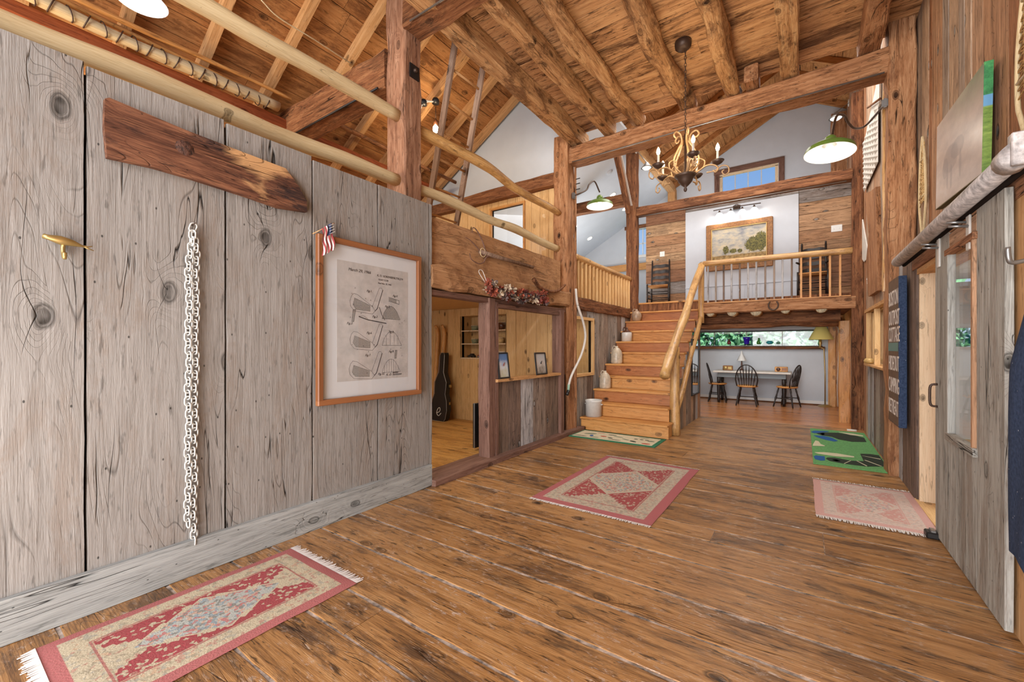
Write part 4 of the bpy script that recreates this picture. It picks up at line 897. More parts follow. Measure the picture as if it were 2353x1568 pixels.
for i, (xc, mm, lb) in enumerate(((-5.12, 'black', 'black toy car on the bottom niche shelf'), (-4.9, 'toyred', 'red toy motorcycle with chrome on the bottom niche shelf'), (-4.6, 'white', 'white toy car on the bottom niche shelf'))):
    if mm == 'toyred': M['toyred'] = plain('toy_red', (150, 24, 28), .3)
    e = empty('toy_car', (xc, 6.06, 1.175), lb, 'toy', 'toy vehicles in the niche')
    bm = bmesh.new(); pr = [(-.07, .02), (-.07, .045), (-.03, .05), (-.015, .075), (.03, .075), (.045, .05), (.07, .04), (.07, .02)]
    A = [bm.verts.new((xc+a, 6.03, 1.175+b)) for a, b in pr]; B = [bm.verts.new((xc+a, 6.09, 1.175+b)) for a, b in pr]
    bm.faces.new(A); bm.faces.new(B[::-1])
    for k in range(8): bm.faces.new((A[k], B[k], B[(k+1) % 8], A[(k+1) % 8]))
    bmesh.ops.recalc_face_normals(bm, faces=bm.faces); world('body', bm, mm, e)
    for a in (-.045, .045):
        for yy in (6.028, 6.092): lathe('wheel', [(0, .006), (.018, .005), (.02, -.005), (0, -.006)], 'steel' if i == 1 else 'black', e, c=(xc+a, yy, 1.196), axis=Matrix.Rotation(PI/2, 3, 'X'), seg=10)
    if i == 1: tube('handlebar', [(xc+.02, 6.06, 1.24), (xc+.06, 6.05, 1.285)], .005, 'toyred', e, 5)
# guitar case leaning in the corner
gc = empty('guitar_case', (-5.55, 5.75, 0), 'black guitar case with a white script letter standing by the pine wall', 'case')
cprof = [(.0, .16), (.05, .20), (.20, .225), (.38, .20), (.50, .15), (.60, .16), (.72, .165), (.80, .12), (.90, .07), (1.22, .065), (1.27, .045)]
bm = bmesh.new(); tilt = .10
def cp_(s, z, dpt): return V((-5.58+s*.92, 5.62+dpt+z*tilt, z*.995))
Fr, Bk = [], []
out = [(w_*1.0, z) for z, w_ in cprof]+[(-w_*1.0, z) for z, w_ in reversed(cprof)]
Fr = [bm.verts.new(cp_(s, z, 0)) for s, z in out]; Bk = [bm.verts.new(cp_(s, z, .13)) for s, z in out]
bm.faces.new(Fr); bm.faces.new(Bk[::-1])
for k in range(len(out)): bm.faces.new((Fr[k], Bk[k], Bk[(k+1) % len(out)], Fr[(k+1) % len(out)]))
bmesh.ops.recalc_face_normals(bm, faces=bm.faces); bmesh.ops.bevel(bm, geom=[e for e in bm.edges if abs(e.verts[0].co.y-e.verts[1].co.y) < .12], offset=.012, segments=2, affect='EDGES')
M['casebl'] = plain('case_vinyl', (26, 24, 26), .5, nz=.2, ns=90)
world('shell', bm, 'casebl', gc)
tube('trim', [cp_(s*1.01, z, -.002) for s, z in out], .006, 'steel', gc, 6, True)
tube('letter', spline([cp_(-.04, .15, -.006), cp_(.02, .165, -.006), cp_(.055, .20, -.006), cp_(.04, .245, -.006), cp_(0, .235, -.006), cp_(-.03, .18, -.006), cp_(-.02, .12, -.006), cp_(.03, .10, -.006), cp_(.085, .15, -.006)], 5), .0065, 'white', gc, 6)
for zz in (.3, .62): box('latch', (-5.40+(-.02 if zz > .5 else .02), 5.68+zz*tilt, zz), (-5.375, 5.72+zz*tilt, zz+.05), 'brass', gc)
for i, (xa, xb) in enumerate(((-5.86, -5.88), (-5.72, -5.70))):
    bm = bmesh.new(); tubebm(bm, [(xa, 5.78, 0.0), (xa, 5.86, .9), (xb, 5.93, 1.62), (xb, 5.90, 1.73), (xb, 5.86, 1.79)], .05, 10, r1=.03)
    for v in bm.verts: v.co.y = 5.78+(v.co.y-5.78)*1.0
    o = world('wooden_ski', bm, 'stair', None, True); tag(o, 'old orange brown wooden ski behind the guitar case, '+('left one' if i == 0 else 'right one'), 'ski', 'pair of old wooden skis')
tvs = empty('flat_panel', (-3.5, 4.3, .1), 'thin dark panel edge leaning just inside the pine room door post', 'panel')
box('screen', (-3.62, 4.30, .03), (-3.58, 4.75, .62), 'black', tvs); box('rim', (-3.59, 4.285, .03), (-3.575, 4.30, .63), 'steel', tvs, bev=.002)
sp = box('wall_plate', (-4.42, 5.985, .42), (-4.31, 5.998, .56), 'brown'); tag(sp, 'dark brown outlet plate low on the pine wall', 'outlet')
# two small framed photos on the window sill
M['photosky'] = None
def photo(name, u0, u1, vt, vb, label, c1, c2, c3):
    a, b = PX(u0, vb, -3.05), PX(u1, vb, -3.05); y0, y1 = a.y, b.y; zt = PX(u0, vt, -3.05).z; z0 = .985
    e = empty(name, (-3.06, (y0+y1)/2, z0), label, 'photo frame', 'photo frames on the sill')
    t = .12
    P = lambda y, z: V((-3.03-(z-z0)*t, y, z))
    for p0, p1 in ((P(y0, z0), P(y0, zt)), (P(y1, z0), P(y1, zt)), (P(y0, z0+.01), P(y1, z0+.01)), (P(y0, zt), P(y1, zt))): plank('frame', p0, p1, .018, .02, 'black', e, up=(1, 0, 0))
    g = G(name+'_print'); s = g.sep(g.obj()); n = g.noise(g.obj(), 14, 4, .6)
    col = g.ramp(g.math('ADD', g.math('MULTIPLY', s[2], 3.2), g.math('MULTIPLY', g.math('SUBTRACT', n, .5), .9)), [(.1, lin(c1)), (.45, lin(c2)), (.8, lin(c3))]); g.done(col, .4)
    bm = bmesh.new(); vv = [bm.verts.new(p) for p in (P(y0, z0), P(y1, z0), P(y1, zt), P(y0, zt))]; 
    for v in vv: v.co.x -= .003
    bm.faces.new(vv); r = bmesh.ops.extrude_face_region(bm, geom=bm.faces[:]); bmesh.ops.translate(bm, verts=[v for v in r['geom'] if isinstance(v, bmesh.types.BMVert)], vec=(-.006, 0, 0))
    bmesh.ops.recalc_face_normals(bm, faces=bm.faces); world('print', bm, g.m, e)
    bm = bmesh.new(); c = P((y0+y1)/2+.01, (z0+zt)/2+.02); tubebm(bm, [c+V((.004, -.012, -.02)), c+V((.006, 0, .012)), c+V((.004, .015, .02))], .008, 6, r1=.003); world('figure', bm, 'petala' if 'ski' in label else 'black', e)
photo('ski_photo', 1145, 1168, 812, 862, 'small black framed ski photo with blue sky at the left of the sill', (188, 186, 158), (206, 214, 226), (92, 126, 176))
photo('snow_photo', 1231, 1254, 812, 858, 'small black framed grey photo at the right of the sill', (120, 112, 100), (196, 190, 186), (178, 180, 184))
# ================================================================== ATTIC BITS
pb = hewn('plate_beam', (-5.72, -2.0, 4.33), (-5.72, 2.9, 4.33), .2, .12, 'redplate', None, j=.004); tag(pb, 'red brown plate timber at the foot of the attic rafters left of the tie beam', 'beam')
pb = hewn('plate_beam', (-5.72, 3.1, 4.30), (-5.72, 6.0, 4.30), .2, .12, 'redplate', None, j=.004); tag(pb, 'red brown plate timber between the attic tie beam and the gable', 'beam')
bd = empty('rope_bundle', (-5.55, 1.5, 4.42), 'long cream canvas roll bound with dark cord lying on the attic plate', 'bundle')
log('roll', (-5.54, -.4, 4.44), (-5.54, 2.72, 4.44), .048, .062, 'pole', bd, wob=.35, bend=.02)
for k in range(26):
    y = -.3+k*.115; tube('cord', arc((-5.54, y, 4.44), .060+.006*k/26, 0, 2*PI, 10, (1, 0, .0), (0, .35 if k % 2 else -.35, 1)), .006, 'iron', bd, 5, True)
for i, (xx, zz, y0, y1) in enumerate(((-5.62, 4.56, -1.5, 2.5), (-5.70, 4.60, -1.2, 2.8), (-5.48, 4.60, .8, 2.85))):
    o = log('stored_pole', (xx, y0, zz), (xx, y1, zz), .028, .022, 'stair', None, seg=8, wob=.15); tag(o, ('thin brown pole lying just above the canvas roll', 'thin brown pole lying behind the canvas roll', 'thin pole whose end stops by the attic tie beam')[i], 'pole')
for i, (xx, zz, y0, y1) in enumerate(((-5.4, 4.52, 3.3, 5.9), (-5.55, 4.62, 3.2, 5.6))):
    o = log('stored_pole', (xx, y0, zz), (xx, y1, zz-.05), .035-.012*i, .03-.012*i, 'beamdark' if i == 0 else 'beam', None, seg=8, wob=.15); tag(o, ('dark pole stored on the plate right of the attic tie beam', 'thin stick stored above the dark pole in the attic')[i], 'pole')
wr = tube('attic_wire', spline([PX(600, 0, -4.2), PX(640, 40, -4.2), PX(720, 90, -4.2), PX(805, 145, -4.25)], 5), .006, 'pole', None, 5); tag(wr, 'thin pale cable strung under the attic roof boards', 'cable')
def pendant(name, c, r, label, lit=True, shade='white'):
    e = empty(name, c, label, 'lamp')
    lathe('shade', [(.03, r*.62), (.05, r*.6), (r*.5, r*.42), (r*.9, r*.12), (r, 0), (r*.97, 0), (r*.86, r*.11), (r*.45, r*.38), (.03, r*.52)], shade, e, c=c, seg=28)
    lathe('bulb', [(0, -.01), (.03, .005), (.04, .04), (.025, .08), (0, .1)], 'glow' if lit else 'white', e, c=V(c)+V((0, 0, r*.05)), seg=12)
    tube('cord', [V(c)+V((0, 0, r*.6)), V(c)+V((0, 0, r*.6+.5))], .007, 'black', e, 6)
    return e
M['shadew'] = plain('white_glass_shade', (236, 236, 234), .4, emit=.9)
cc = PX(325, 4, -4.35); pendant('attic_pendant', cc, .17, 'white dish pendant lamp at the top left edge under the attic roof', True, 'shadew')
c = PX(1001, 297, -4.6)
e = empty('bulb_lamp', c, 'bare bright bulb hanging on a chain from black boxes behind the pinkish post', 'lamp')
lathe('bulb', [(0, -.055), (.03, -.045), (.045, -.01), (.04, .03), (.02, .06), (0, .07)], 'bulb', e, c=c, seg=12)
lathe('socket', [(0, .16), (.018, .15), (.03, .11), (.035, .06), (0, .055)], 'brown', e, c=c, seg=10)
tube('chain', [c+V((0, 0, .15)), c+V((0, 0, .34))], .006, 'iron', e, 5)
for dx, dz, r in ((0, .42, .055), (-.02, .28, .05)):
    lathe('junction_box', [(0, .05), (r*.8, .045), (r, .02), (r, -.03), (0, -.04)], 'black', e, c=c+V((0, -.25 if dz < .3 else 0, dz)), seg=12)
tube('cable', spline([PX(962, 228, -4.6), PX(985, 232, -4.6), c+V((0, 0, .42)), c+V((0, -.25, .28)), PX(962, 270, -4.6)], 5), .009, 'offwhite', e, 5)
point('bulb_light', c+V((.1, -.15, -.12)), 30, (1, .78, .5), .05)

# ================================================================== LAMPS
def gooseneck(name, br, mid, top, drop, c, r, label, tiltm):
    e = empty(name, br, label, 'lamp', 'green enamel gooseneck lamps')
    bm = bmesh.new(); boxbm(bm, V(br)-V((.03, .035, .05)), V(br)+V((.02, .035, .05))); bmesh.ops.bevel(bm, geom=bm.edges[:], offset=.012, segments=2, affect='EDGES'); world('bracket', bm, 'steel', e)
    tube('arm', spline([br]+list(mid)+[top, drop], 7), .0125, 'iron', e, 10)
    ax = tiltm
    lathe('cap', [(0, r*.86), (r*.12, r*.86), (r*.22, r*.76), (r*.27, r*.48), (0, r*.46)], 'green', e, c=c, seg=20, axis=ax)
    shd = lathe('shade', [(r*.2, r*.50), (r*.35, r*.44), (r*.75, r*.36), (r*.97, r*.2), (r*1.02, 0)], 'green', e, c=c, seg=36, axis=ax)
    lathe('reflector', [(0, r*.38), (r*.35, r*.36), (r*.73, r*.28), (r*.93, r*.15), (r*.985, .002), (r*1.02, -.003)], 'shadein', shd, c=c, seg=36, axis=ax)
    lathe('bulb', [(0, -.005), (.04, .005), (.05, .04), (.02, .08), (0, .085)], 'glow', e, c=V(c)+V((0, 0, .0)), seg=12)
    return e
I3 = Matrix.Identity(3)
def S(u, v, d): r = ray(u, v); return V((r[0]*d, r[1]*d, 1.38+r[2]*d))
gooseneck('gooseneck_lamp', V((-3.03, 6.12, 3.81)), [S(1332, 445, 6.75), S(1348, 436, 6.85), S(1354, 424, 6.9)], S(1366, 417, 7.0), S(1378, 442, 7.1), S(1378, 474, 7.1), .215, 'green enamel gooseneck lamp on the left post beside the pine rail', I3)
gooseneck('gooseneck_lamp', V((.735, 6.05, 4.02)), [S(1990, 288, 5.2), S(1965, 295, 4.95), S(1950, 283, 4.8), S(1940, 266, 4.65)], S(1922, 268, 4.5), S(1911, 316, 4.3), S(1906, 352, 4.3), .215, 'green enamel gooseneck lamp on the broad right post', Matrix.Rotation(-.10, 3, 'X') @ Matrix.Rotation(.06, 3, 'Y'))
point('green_lamp_light', S(1378, 482, 7.1), 5, (1, .88, .7), .02); point('green_lamp_light', S(1906, 374, 4.3), 5, (1, .9, .75), .02)
def glasslamp(c, r, mount, label):
    e = empty('glass_pendant', c, label, 'lamp', 'small glass spot lamps')
    lathe('shade', [(.02, r), (.03, r*.9), (r*.6, r*.45), (r, 0), (r*.97, 0)], 'steel', e, c=c, seg=24)
    lathe('bulb', [(0, -r*.35), (r*.5, -r*.25), (r*.8, 0), (0, .01)], 'glow', e, c=c, seg=16)
    tube('arm', [V(c)+V((0, 0, r)), V(mount)], .007, 'steel', e, 6)
    lathe('mount', [(0, .02), (.07, .015), (.075, 0), (0, 0)], 'offwhite', e, c=mount, axis=Matrix.Rotation(-PI/2, 3, 'Y'), seg=18)
glasslamp(S(1486, 386, 7.6), .10, PY(1462, 345, 8.92), 'small spot lamp glowing beside the stair head post under the tie beam')
glasslamp(S(1921, 272, 7.6), .11, PX(1951, 236, .79), 'small spot lamp glowing above the right green gooseneck lamp')
# chandelier
CC = V((-1.10, 5.05, 3.42)); Rr = .37
ch2 = empty('chandelier', CC, 'wrought iron scroll chandelier with five lit candle bulbs', 'chandelier')
lathe('canopy', [(0, .0), (.05, .0), (.085, .03), (.09, .06), (.09, .10), (0, .10)], 'iron', ch2, c=(CC.x-.02, 5.03, 4.755), seg=20)
ztop = 3.80
bm = bmesh.new()
k = 0; z = 4.75
while z > ztop:
    L_, W_ = .05, .022; pts = []
    for i in range(10): a = 2*PI*i/10; pts.append(V((W_/2*math.cos(a), 0, L_/2*math.sin(a))))
    if k % 2: pts = [V((0, p.x, p.z)) for p in pts]
    tubebm(bm, [V((CC.x, CC.y, z))+p for p in pts], .0035, 5, True); z -= .04; k += 1
world('hanging_chain', bm, 'iron', ch2)
lathe('hub', [(0, -.28), (.014, -.27), (.020, -.25), (.012, -.225), (.04, -.2), (.075, -.16), (.085, -.125), (.10, -.115), (.12, -.09), (.09, -.08), (.03, -.075), (.014, -.02), (.012, .38), (0, .38)], 'iron', ch2, c=CC, seg=24)
for k in range(5):
    a = 2*PI*k/5+1.391; ux = V((math.cos(a), math.sin(a), 0)); uz = V((0, 0, 1))
    P = lambda r, z: CC+ux*r+uz*z
    tube('arm', spline([P(.05, -.10), P(.13, -.07), P(.22, -.02), P(.30, -.03), P(.335, -.075), P(.31, -.11), P(.285, -.085)], 5), .0095, 'goldiron', ch2, 6)
    tube('scroll', spline([P(.22, -.10), P(.31, -.09), P(.37, -.05), P(.43, -.07), P(.44, -.13), P(.40, -.155), P(.375, -.12), P(.395, -.10)], 5), .0075, 'goldiron', ch2, 6)
    tube('scroll', spline([P(.05, -.07), P(.12, -.01), P(.14, .08), P(.09, .20), P(.045, .29), P(.06, .37), P(.11, .40), P(.14, .36), P(.11, .325), P(.085, .35)], 5), .0095, 'goldiron', ch2, 6)
    tube('scroll', spline([P(.10, -.07), P(.18, -.04), P(.20, .03), P(.15, .07), P(.11, .04), P(.13, .005), P(.15, .02)], 5), .0075, 'goldiron', ch2, 6)
    cup = lathe('cup', [(0, -.035), (.02, -.03), (.045, -.015), (.068, .012), (.062, .014), (.03, 0), (0, 0)], 'iron', ch2, c=P(.33, .0), seg=16)
    lathe('candle', [(.013, 0), (.013, .12), (0, .12)], 'offwhite', cup, c=P(.33, 0), seg=10)
    lathe('flame_bulb', [(0, 0), (.015, .008), (.022, .035), (.014, .065), (0, .09)], 'bulb', cup, c=P(.33, .12), seg=10)
    point('candle_light', P(.33, .235), 5.5, (1, .78, .48), .012)
# recessed lights and vent on the sloping white ceiling
def onB(u, v):
    r = ray(u, v); s = (7.33+SB*.13-1.38)/(r[2]-SB*r[0]); return V((r[0]*s, r[1]*s, 1.38+r[2]*s))
for i, (u, v, lb) in enumerate(((1355, 548, 'recessed ceiling light low on the white slope, nearest the pine rail'), (1320, 522, 'recessed ceiling light half hidden behind the dark post'), (1436, 480, 'recessed ceiling light beside the stair head post'), (1408, 448, 'recessed ceiling light just above the dark loft beam'))):
    c = onB(u, v); e = lathe('recessed_light', [(0, -.004), (.07, -.003), (.085, -.008), (.095, .004)], 'white', None, c=c+V((0, 0, -.002)), seg=20, axis=Matrix.Rotation(-B_, 3, 'Y')); tag(e, lb, 'ceiling light', 'recessed ceiling lights')
    lathe('diffuser', [(0, -.010), (.066, -.009)], 'led', e, c=c+V((0, 0, -.002)), seg=20, axis=Matrix.Rotation(-B_, 3, 'Y'))
e = lathe('smoke_detector', [(0, -.04), (.05, -.038), (.07, -.02), (.075, 0)], 'plaster', None, c=onB(1400, 396), seg=20, axis=Matrix.Rotation(-B_, 3, 'Y')); tag(e, 'round pale smoke detector on the white sloping ceiling', 'smoke detector')

# ================================================================== LOFT ITEMS
# painting
pt = empty('landscape_painting', (-1.14, 10.18, 3.1), 'gilt brown framed landscape painting of trees under clouds', 'painting')
x0, x1, z0, z1 = -1.77, -.51, 3.05, 4.07
M['gilt'] = plain('dark_gilt_frame', (140, 94, 50), .5, nz=.2, ns=30)
M['giltl'] = plain('light_gilt_slip', (206, 172, 110), .4, metal=.2)
for p0, p1 in (((x0+.05, 10.17, z0), (x0+.05, 10.17, z1)), ((x1-.05, 10.17, z0), (x1-.05, 10.17, z1)), ((x0, 10.168, z0+.051), (x1, 10.168, z0+.051)), ((x0, 10.168, z1-.051), (x1, 10.168, z1-.051))):
    plank('frame', p0, p1, .11, .05, 'gilt', pt, up=(0, 1, 0), bev=.012)
for p0, p1 in (((x0+.11, 10.16, z0+.1), (x0+.11, 10.16, z1-.1)), ((x1-.11, 10.16, z0+.1), (x1-.11, 10.16, z1-.1)), ((x0+.1, 10.16, z0+.11), (x1-.1, 10.16, z0+.11)), ((x0+.1, 10.16, z1-.11), (x1-.1, 10.16, z1-.11))):
    plank('slip', p0, p1, .015, .04, 'giltl', pt, up=(0, 1, 0))
g = G('landscape_canvas'); s = g.sep(g.obj()); nn = g.noise(g.vmath('MULTIPLY', g.obj(), (1, 1, 2.2)), 4.5, 6, .65); zz = s[2]
sky = g.ramp(nn, [(.35, lin((128, 132, 140))), (.5, lin((176, 170, 160))), (.65, lin((206, 190, 156)))])
gr_ = g.ramp(g.noise(g.obj(), 16, 4), [(.35, lin((120, 96, 56))), (.6, lin((176, 146, 96))), (.8, lin((206, 180, 130)))])
col = g.mix(g.mr(g.math('ADD', zz, g.math('MULTIPLY', nn, .08)), .25, .27, 1, 0), sky, gr_)
def tree(cx, cz, rx, rz, col):
    dx = g.math('DIVIDE', g.math('SUBTRACT', s[0], cx), rx); dz = g.math('DIVIDE', g.math('SUBTRACT', zz, cz), rz)
    d = g.math('ADD', g.math('ADD', g.math('MULTIPLY', dx, dx), g.math('MULTIPLY', dz, dz)), g.math('MULTIPLY', g.math('SUBTRACT', g.noise(g.obj(), 30, 3), .5), 1.6))
    return g.mix(g.mr(d, .85, 1.05, 1, 0), col, g.ramp(g.noise(g.obj(), 45, 3), [(.35, lin((58, 60, 34))), (.65, lin((128, 120, 62)))]))
for a in ((.28, .40, .16, .16), (.42, .44, .12, .2), (-.24, .33, .06, .09), (-.1, .3, .07, .05), (.03, .29, .05, .04)): col = tree(*a, col)
g.done(col, .6); box('canvas', (x0+.1, 10.165, z0+.1), (x1-.1, 10.175, z1-.1), g.m, pt, bev=0)
# vanity light bar
vb = empty('light_bar', (-1.17, 10.18, 4.36), 'bar light with four frosted shades above the landscape painting', 'lamp')
tube('bar', [(-1.62, 10.12, 4.375), (-1.17, 10.12, 4.385), (-.72, 10.12, 4.37)], .010, 'iron', vb, 8)
tube('ornament', arc((-1.17, 10.13, 4.38), .05, 0, 2*PI, 14, (1, 0, 0), (0, 0, 1)), .007, 'iron', vb, 6, True)
box('back_plate', (-1.24, 10.15, 4.34), (-1.10, 10.198, 4.42), 'iron', vb)
for k in range(4):
    xx = -1.50+k*.22; lathe('socket', [(0, .05), (.012, .045), (.028, .0), (0, 0)], 'iron', vb, c=(xx, 10.12, 4.31), seg=10)
    lathe('shade', [(.02, .08), (.05, .06), (.085, .0), (.088, -.01), (.08, 0), (.045, .055), (.0, .07)], 'shadew', vb, c=(xx, 10.12, 4.23), seg=18)
point('bar_light', (-1.5, 10.05, 4.16), 3, (1, .93, .82), .05); point('bar_light', (-.84, 10.05, 4.16), 3, (1, .93, .82), .05)
M['ladchair'] = plain('dark_chair_paint', (34, 26, 24), .4); M['rush'] = plain('rush_seat', (186, 130, 76), .8, nz=.15, ns=50)
def ladderback(c, rz, label, rock=False):
    e = empty('ladderback_chair', c, label, 'chair')
    R_ = Matrix.Rotation(rz, 3, 'Z'); T = lambda x, y, z: V(c)+R_ @ V((x, y, z))
    for sx in (-1, 1):
        bm = bmesh.new(); tubebm(bm, [T(sx*.2, .18, 0), T(sx*.2, .19, .45), T(sx*.19, .25, 1.08)], .018, 8); world('leg', bm, 'ladchair', e, True)
        lathe('finial', [(0, .06), (.012, .05), (.018, .03), (.010, .01), (.016, 0)], 'ladchair', e, c=T(sx*.19, .25, 1.07), seg=10)
        bm = bmesh.new(); tubebm(bm, [T(sx*.23, -.2, 0), T(sx*.23, -.2, .50)], .018, 8); world('leg', bm, 'ladchair', e, True)
    for i in range(4):
        z = .56+i*.135; bm = bmesh.new(); yy = .195+(z-.45)*.09
        top = spline([T(-.19, yy, z+.03), T(-.1, yy+.02, z+.055), T(0, yy+.02, z+.045), T(.1, yy+.02, z+.055), T(.19, yy, z+.03)], 3); bot = spline([T(-.19, yy, z-.03), T(-.1, yy+.02, z-.015), T(0, yy+.02, z-.025), T(.1, yy+.02, z-.015), T(.19, yy, z-.03)], 3)
        off = R_ @ V((0, .012, 0)); A = [bm.verts.new(p) for p in top]; B = [bm.verts.new(p) for p in bot]; A2 = [bm.verts.new(p+off) for p in top]; B2 = [bm.verts.new(p+off) for p in bot]
        for k in range(len(A)-1):
            for f in ((A[k], A[k+1], B[k+1], B[k]), (A2[k+1], A2[k], B2[k], B2[k+1]), (A[k], A2[k], A2[k+1], A[k+1]), (B[k+1], B2[k+1], B2[k], B[k])): bm.faces.new(f)
        world('slat', bm, 'ladchair', e)
    bm = bmesh.new(); boxbm(bm, (-.23, -.22, -.02), (.23, .2, .02)); bmesh.ops.bevel(bm, geom=bm.edges[:], offset=.015, segments=2, affect='EDGES')
    for v in bm.verts: v.co.x *= (1-.15*(v.co.y+.2)); v.co = T(v.co.x, v.co.y, v.co.z+.46)
    world('seat', bm, 'rush', e, True)
    for (a, b) in (((-.23, -.2), (.23, -.2)), ((-.23, -.2), (-.2, .18)), ((.23, -.2), (.2, .18)), ((-.2, .18), (.2, .18))):
        for z in (.18, .32): tube('rung', [T(a[0], a[1], z), T(b[0], b[1], z)], .010, 'ladchair', e, 6)
    if rock:
        for sx in (-1, 1): tube('arm_rest', [T(sx*.2, .2, .70), T(sx*.25, -.2, .68)], .018, 'ladchair', e, 8)
ladderback((-2.72, 9.87, 2.30), .12, 'dark ladder-back chair with a rush seat by the loft plank wall left of the painting')
ladderback((.16, 9.87, 2.30), -.05, 'dark ladder-back chair behind the right end of the loft railing', True)
for lo, hi, lb, n in (((-2.80, 10.215, 3.52), (-2.69, 10.225, 3.64), 'white switch plate on the plank wall above the left ladder-back chair', 1), ((.45, 10.215, 3.60), (.62, 10.225, 3.73), 'white double switch plate on the plank wall at the right of the loft', 2)):
    e = box('switch_plate', lo, hi, 'white', None, bev=.003); tag(e, lb, 'switch')
    for k in range(n): box('toggle', (lo[0]+(hi[0]-lo[0])*(k+.5)/n-.006, lo[1]-.008, (lo[2]+hi[2])/2-.01), (lo[0]+(hi[0]-lo[0])*(k+.5)/n+.006, lo[1], (lo[2]+hi[2])/2+.01), 'white', e, bev=.001)
# horseshoe on the loft beam
hc = V((-.44, 8.915, 2.13)); o = tube('horseshoe', [hc+V((.075*math.cos(a), 0, .085*math.sin(a))) for a in [PI*.72+ (PI*1.56)*i/20 for i in range(21)]], .012, 'iron', None, 8); tag(o, 'rusty horseshoe nailed to the middle of the loft edge beam', 'horseshoe')
for sg in (0, 20): pass
# ================================================================== STONEWARE ON THE STAIRS
def jug(c, r, h, mat, label, kind):
    e = empty(kind, c, label, 'crock' if kind == 'stoneware_crock' else 'jug', 'stoneware on the stairs')
    if kind == 'stoneware_crock':
        lathe('body', [(0, 0), (r, 0), (r, h*.88), (r*1.04, h*.9), (r*1.04, h), (r*.95, h), (r*.93, .02), (0, .02)], mat, e, c=c, seg=28)
        lathe('inside', [(0, h*.86), (r*.93, h*.86)], 'dark', e, c=c, seg=20)
        for sg in (-1, 1): tube('ear', arc(V(c)+V((sg*r, 0, h*.74)), .02, -PI/2, PI/2, 6, (sg, 0, 0), (0, 1, 0)), .008, mat, e, 6)
        return
    if kind == 'round_jug': prof = [(0, 0), (r*.62, 0), (r*.8, h*.12), (r, h*.42), (r*.9, h*.65), (r*.45, h*.84), (r*.22, h*.9), (r*.24, h), (0, h)]
    elif kind == 'shouldered_jug': prof = [(0, 0), (r, 0), (r, h*.62), (r*.98, h*.64)]
    else: prof = [(0, 0), (r*.95, 0), (r, h*.08), (r, h*.55), (r*.85, h*.72), (r*.45, h*.88), (r*.25, h*.92), (r*.27, h), (0, h)]
    lathe('body', prof, mat, e, c=c, seg=28)
    if kind == 'shouldered_jug': lathe('shoulder', [(r*.98, h*.64), (r*.75, h*.72), (r*.3, h*.82), (r*.2, h*.9), (r*.24, h), (0, h)], 'brown', e, c=c, seg=28)
    tube('handle', spline([V(c)+V((-.02, -r*.1, h*.96)), V(c)+V((-r*.55, -.0, h*1.0)), V(c)+V((-r*.75, 0, h*.88)), V(c)+V((-r*.75, 0, h*.74))], 4), .011, mat if kind != 'shouldered_jug' else 'brown', e, 8)
jug((-2.90, 6.60, .214), .135, .27, 'stonew', 'wide white stoneware crock on the bottom step', 'stoneware_crock')
jug((-2.91, 7.12, .638), .10, .31, 'stone', 'grey stoneware jug on the third step, lowest of the jugs', 'stoneware_jug')
jug((-2.90, 7.66, 1.062), .105, .33, 'stone', 'mottled grey stoneware jug on the fifth step', 'stoneware_jug')
jug((-2.90, 8.22, 1.486), .10, .28, 'stonew', 'white jug with a brown glazed shoulder on the seventh step', 'shouldered_jug')
jug((-2.88, 8.76, 1.910), .105, .26, 'stoneb', 'rounded tan stoneware jug on the ninth step, topmost of all', 'round_jug')
# mirror on the stair side
mr_ = empty('wall_mirror', (-1.655, 8.45, .48), 'tall narrow mirror on the boarded side of the stairs', 'mirror')
M['mirror'] = plain('silvered_glass', (225, 228, 228), .02, metal=1)
box('glass', (-1.672, 8.16, .50), (-1.664, 8.76, 1.50), 'mirror', mr_, bev=0)
for p0, p1 in (((-1.665, 8.15, .48), (-1.665, 8.15, 1.52)), ((-1.665, 8.77, .48), (-1.665, 8.77, 1.52)), ((-1.665, 8.14, .49), (-1.665, 8.78, .49)), ((-1.665, 8.14, 1.51), (-1.665, 8.78, 1.51))): plank('frame', p0, p1, .025, .03, 'black', mr_, up=(1, 0, 0))

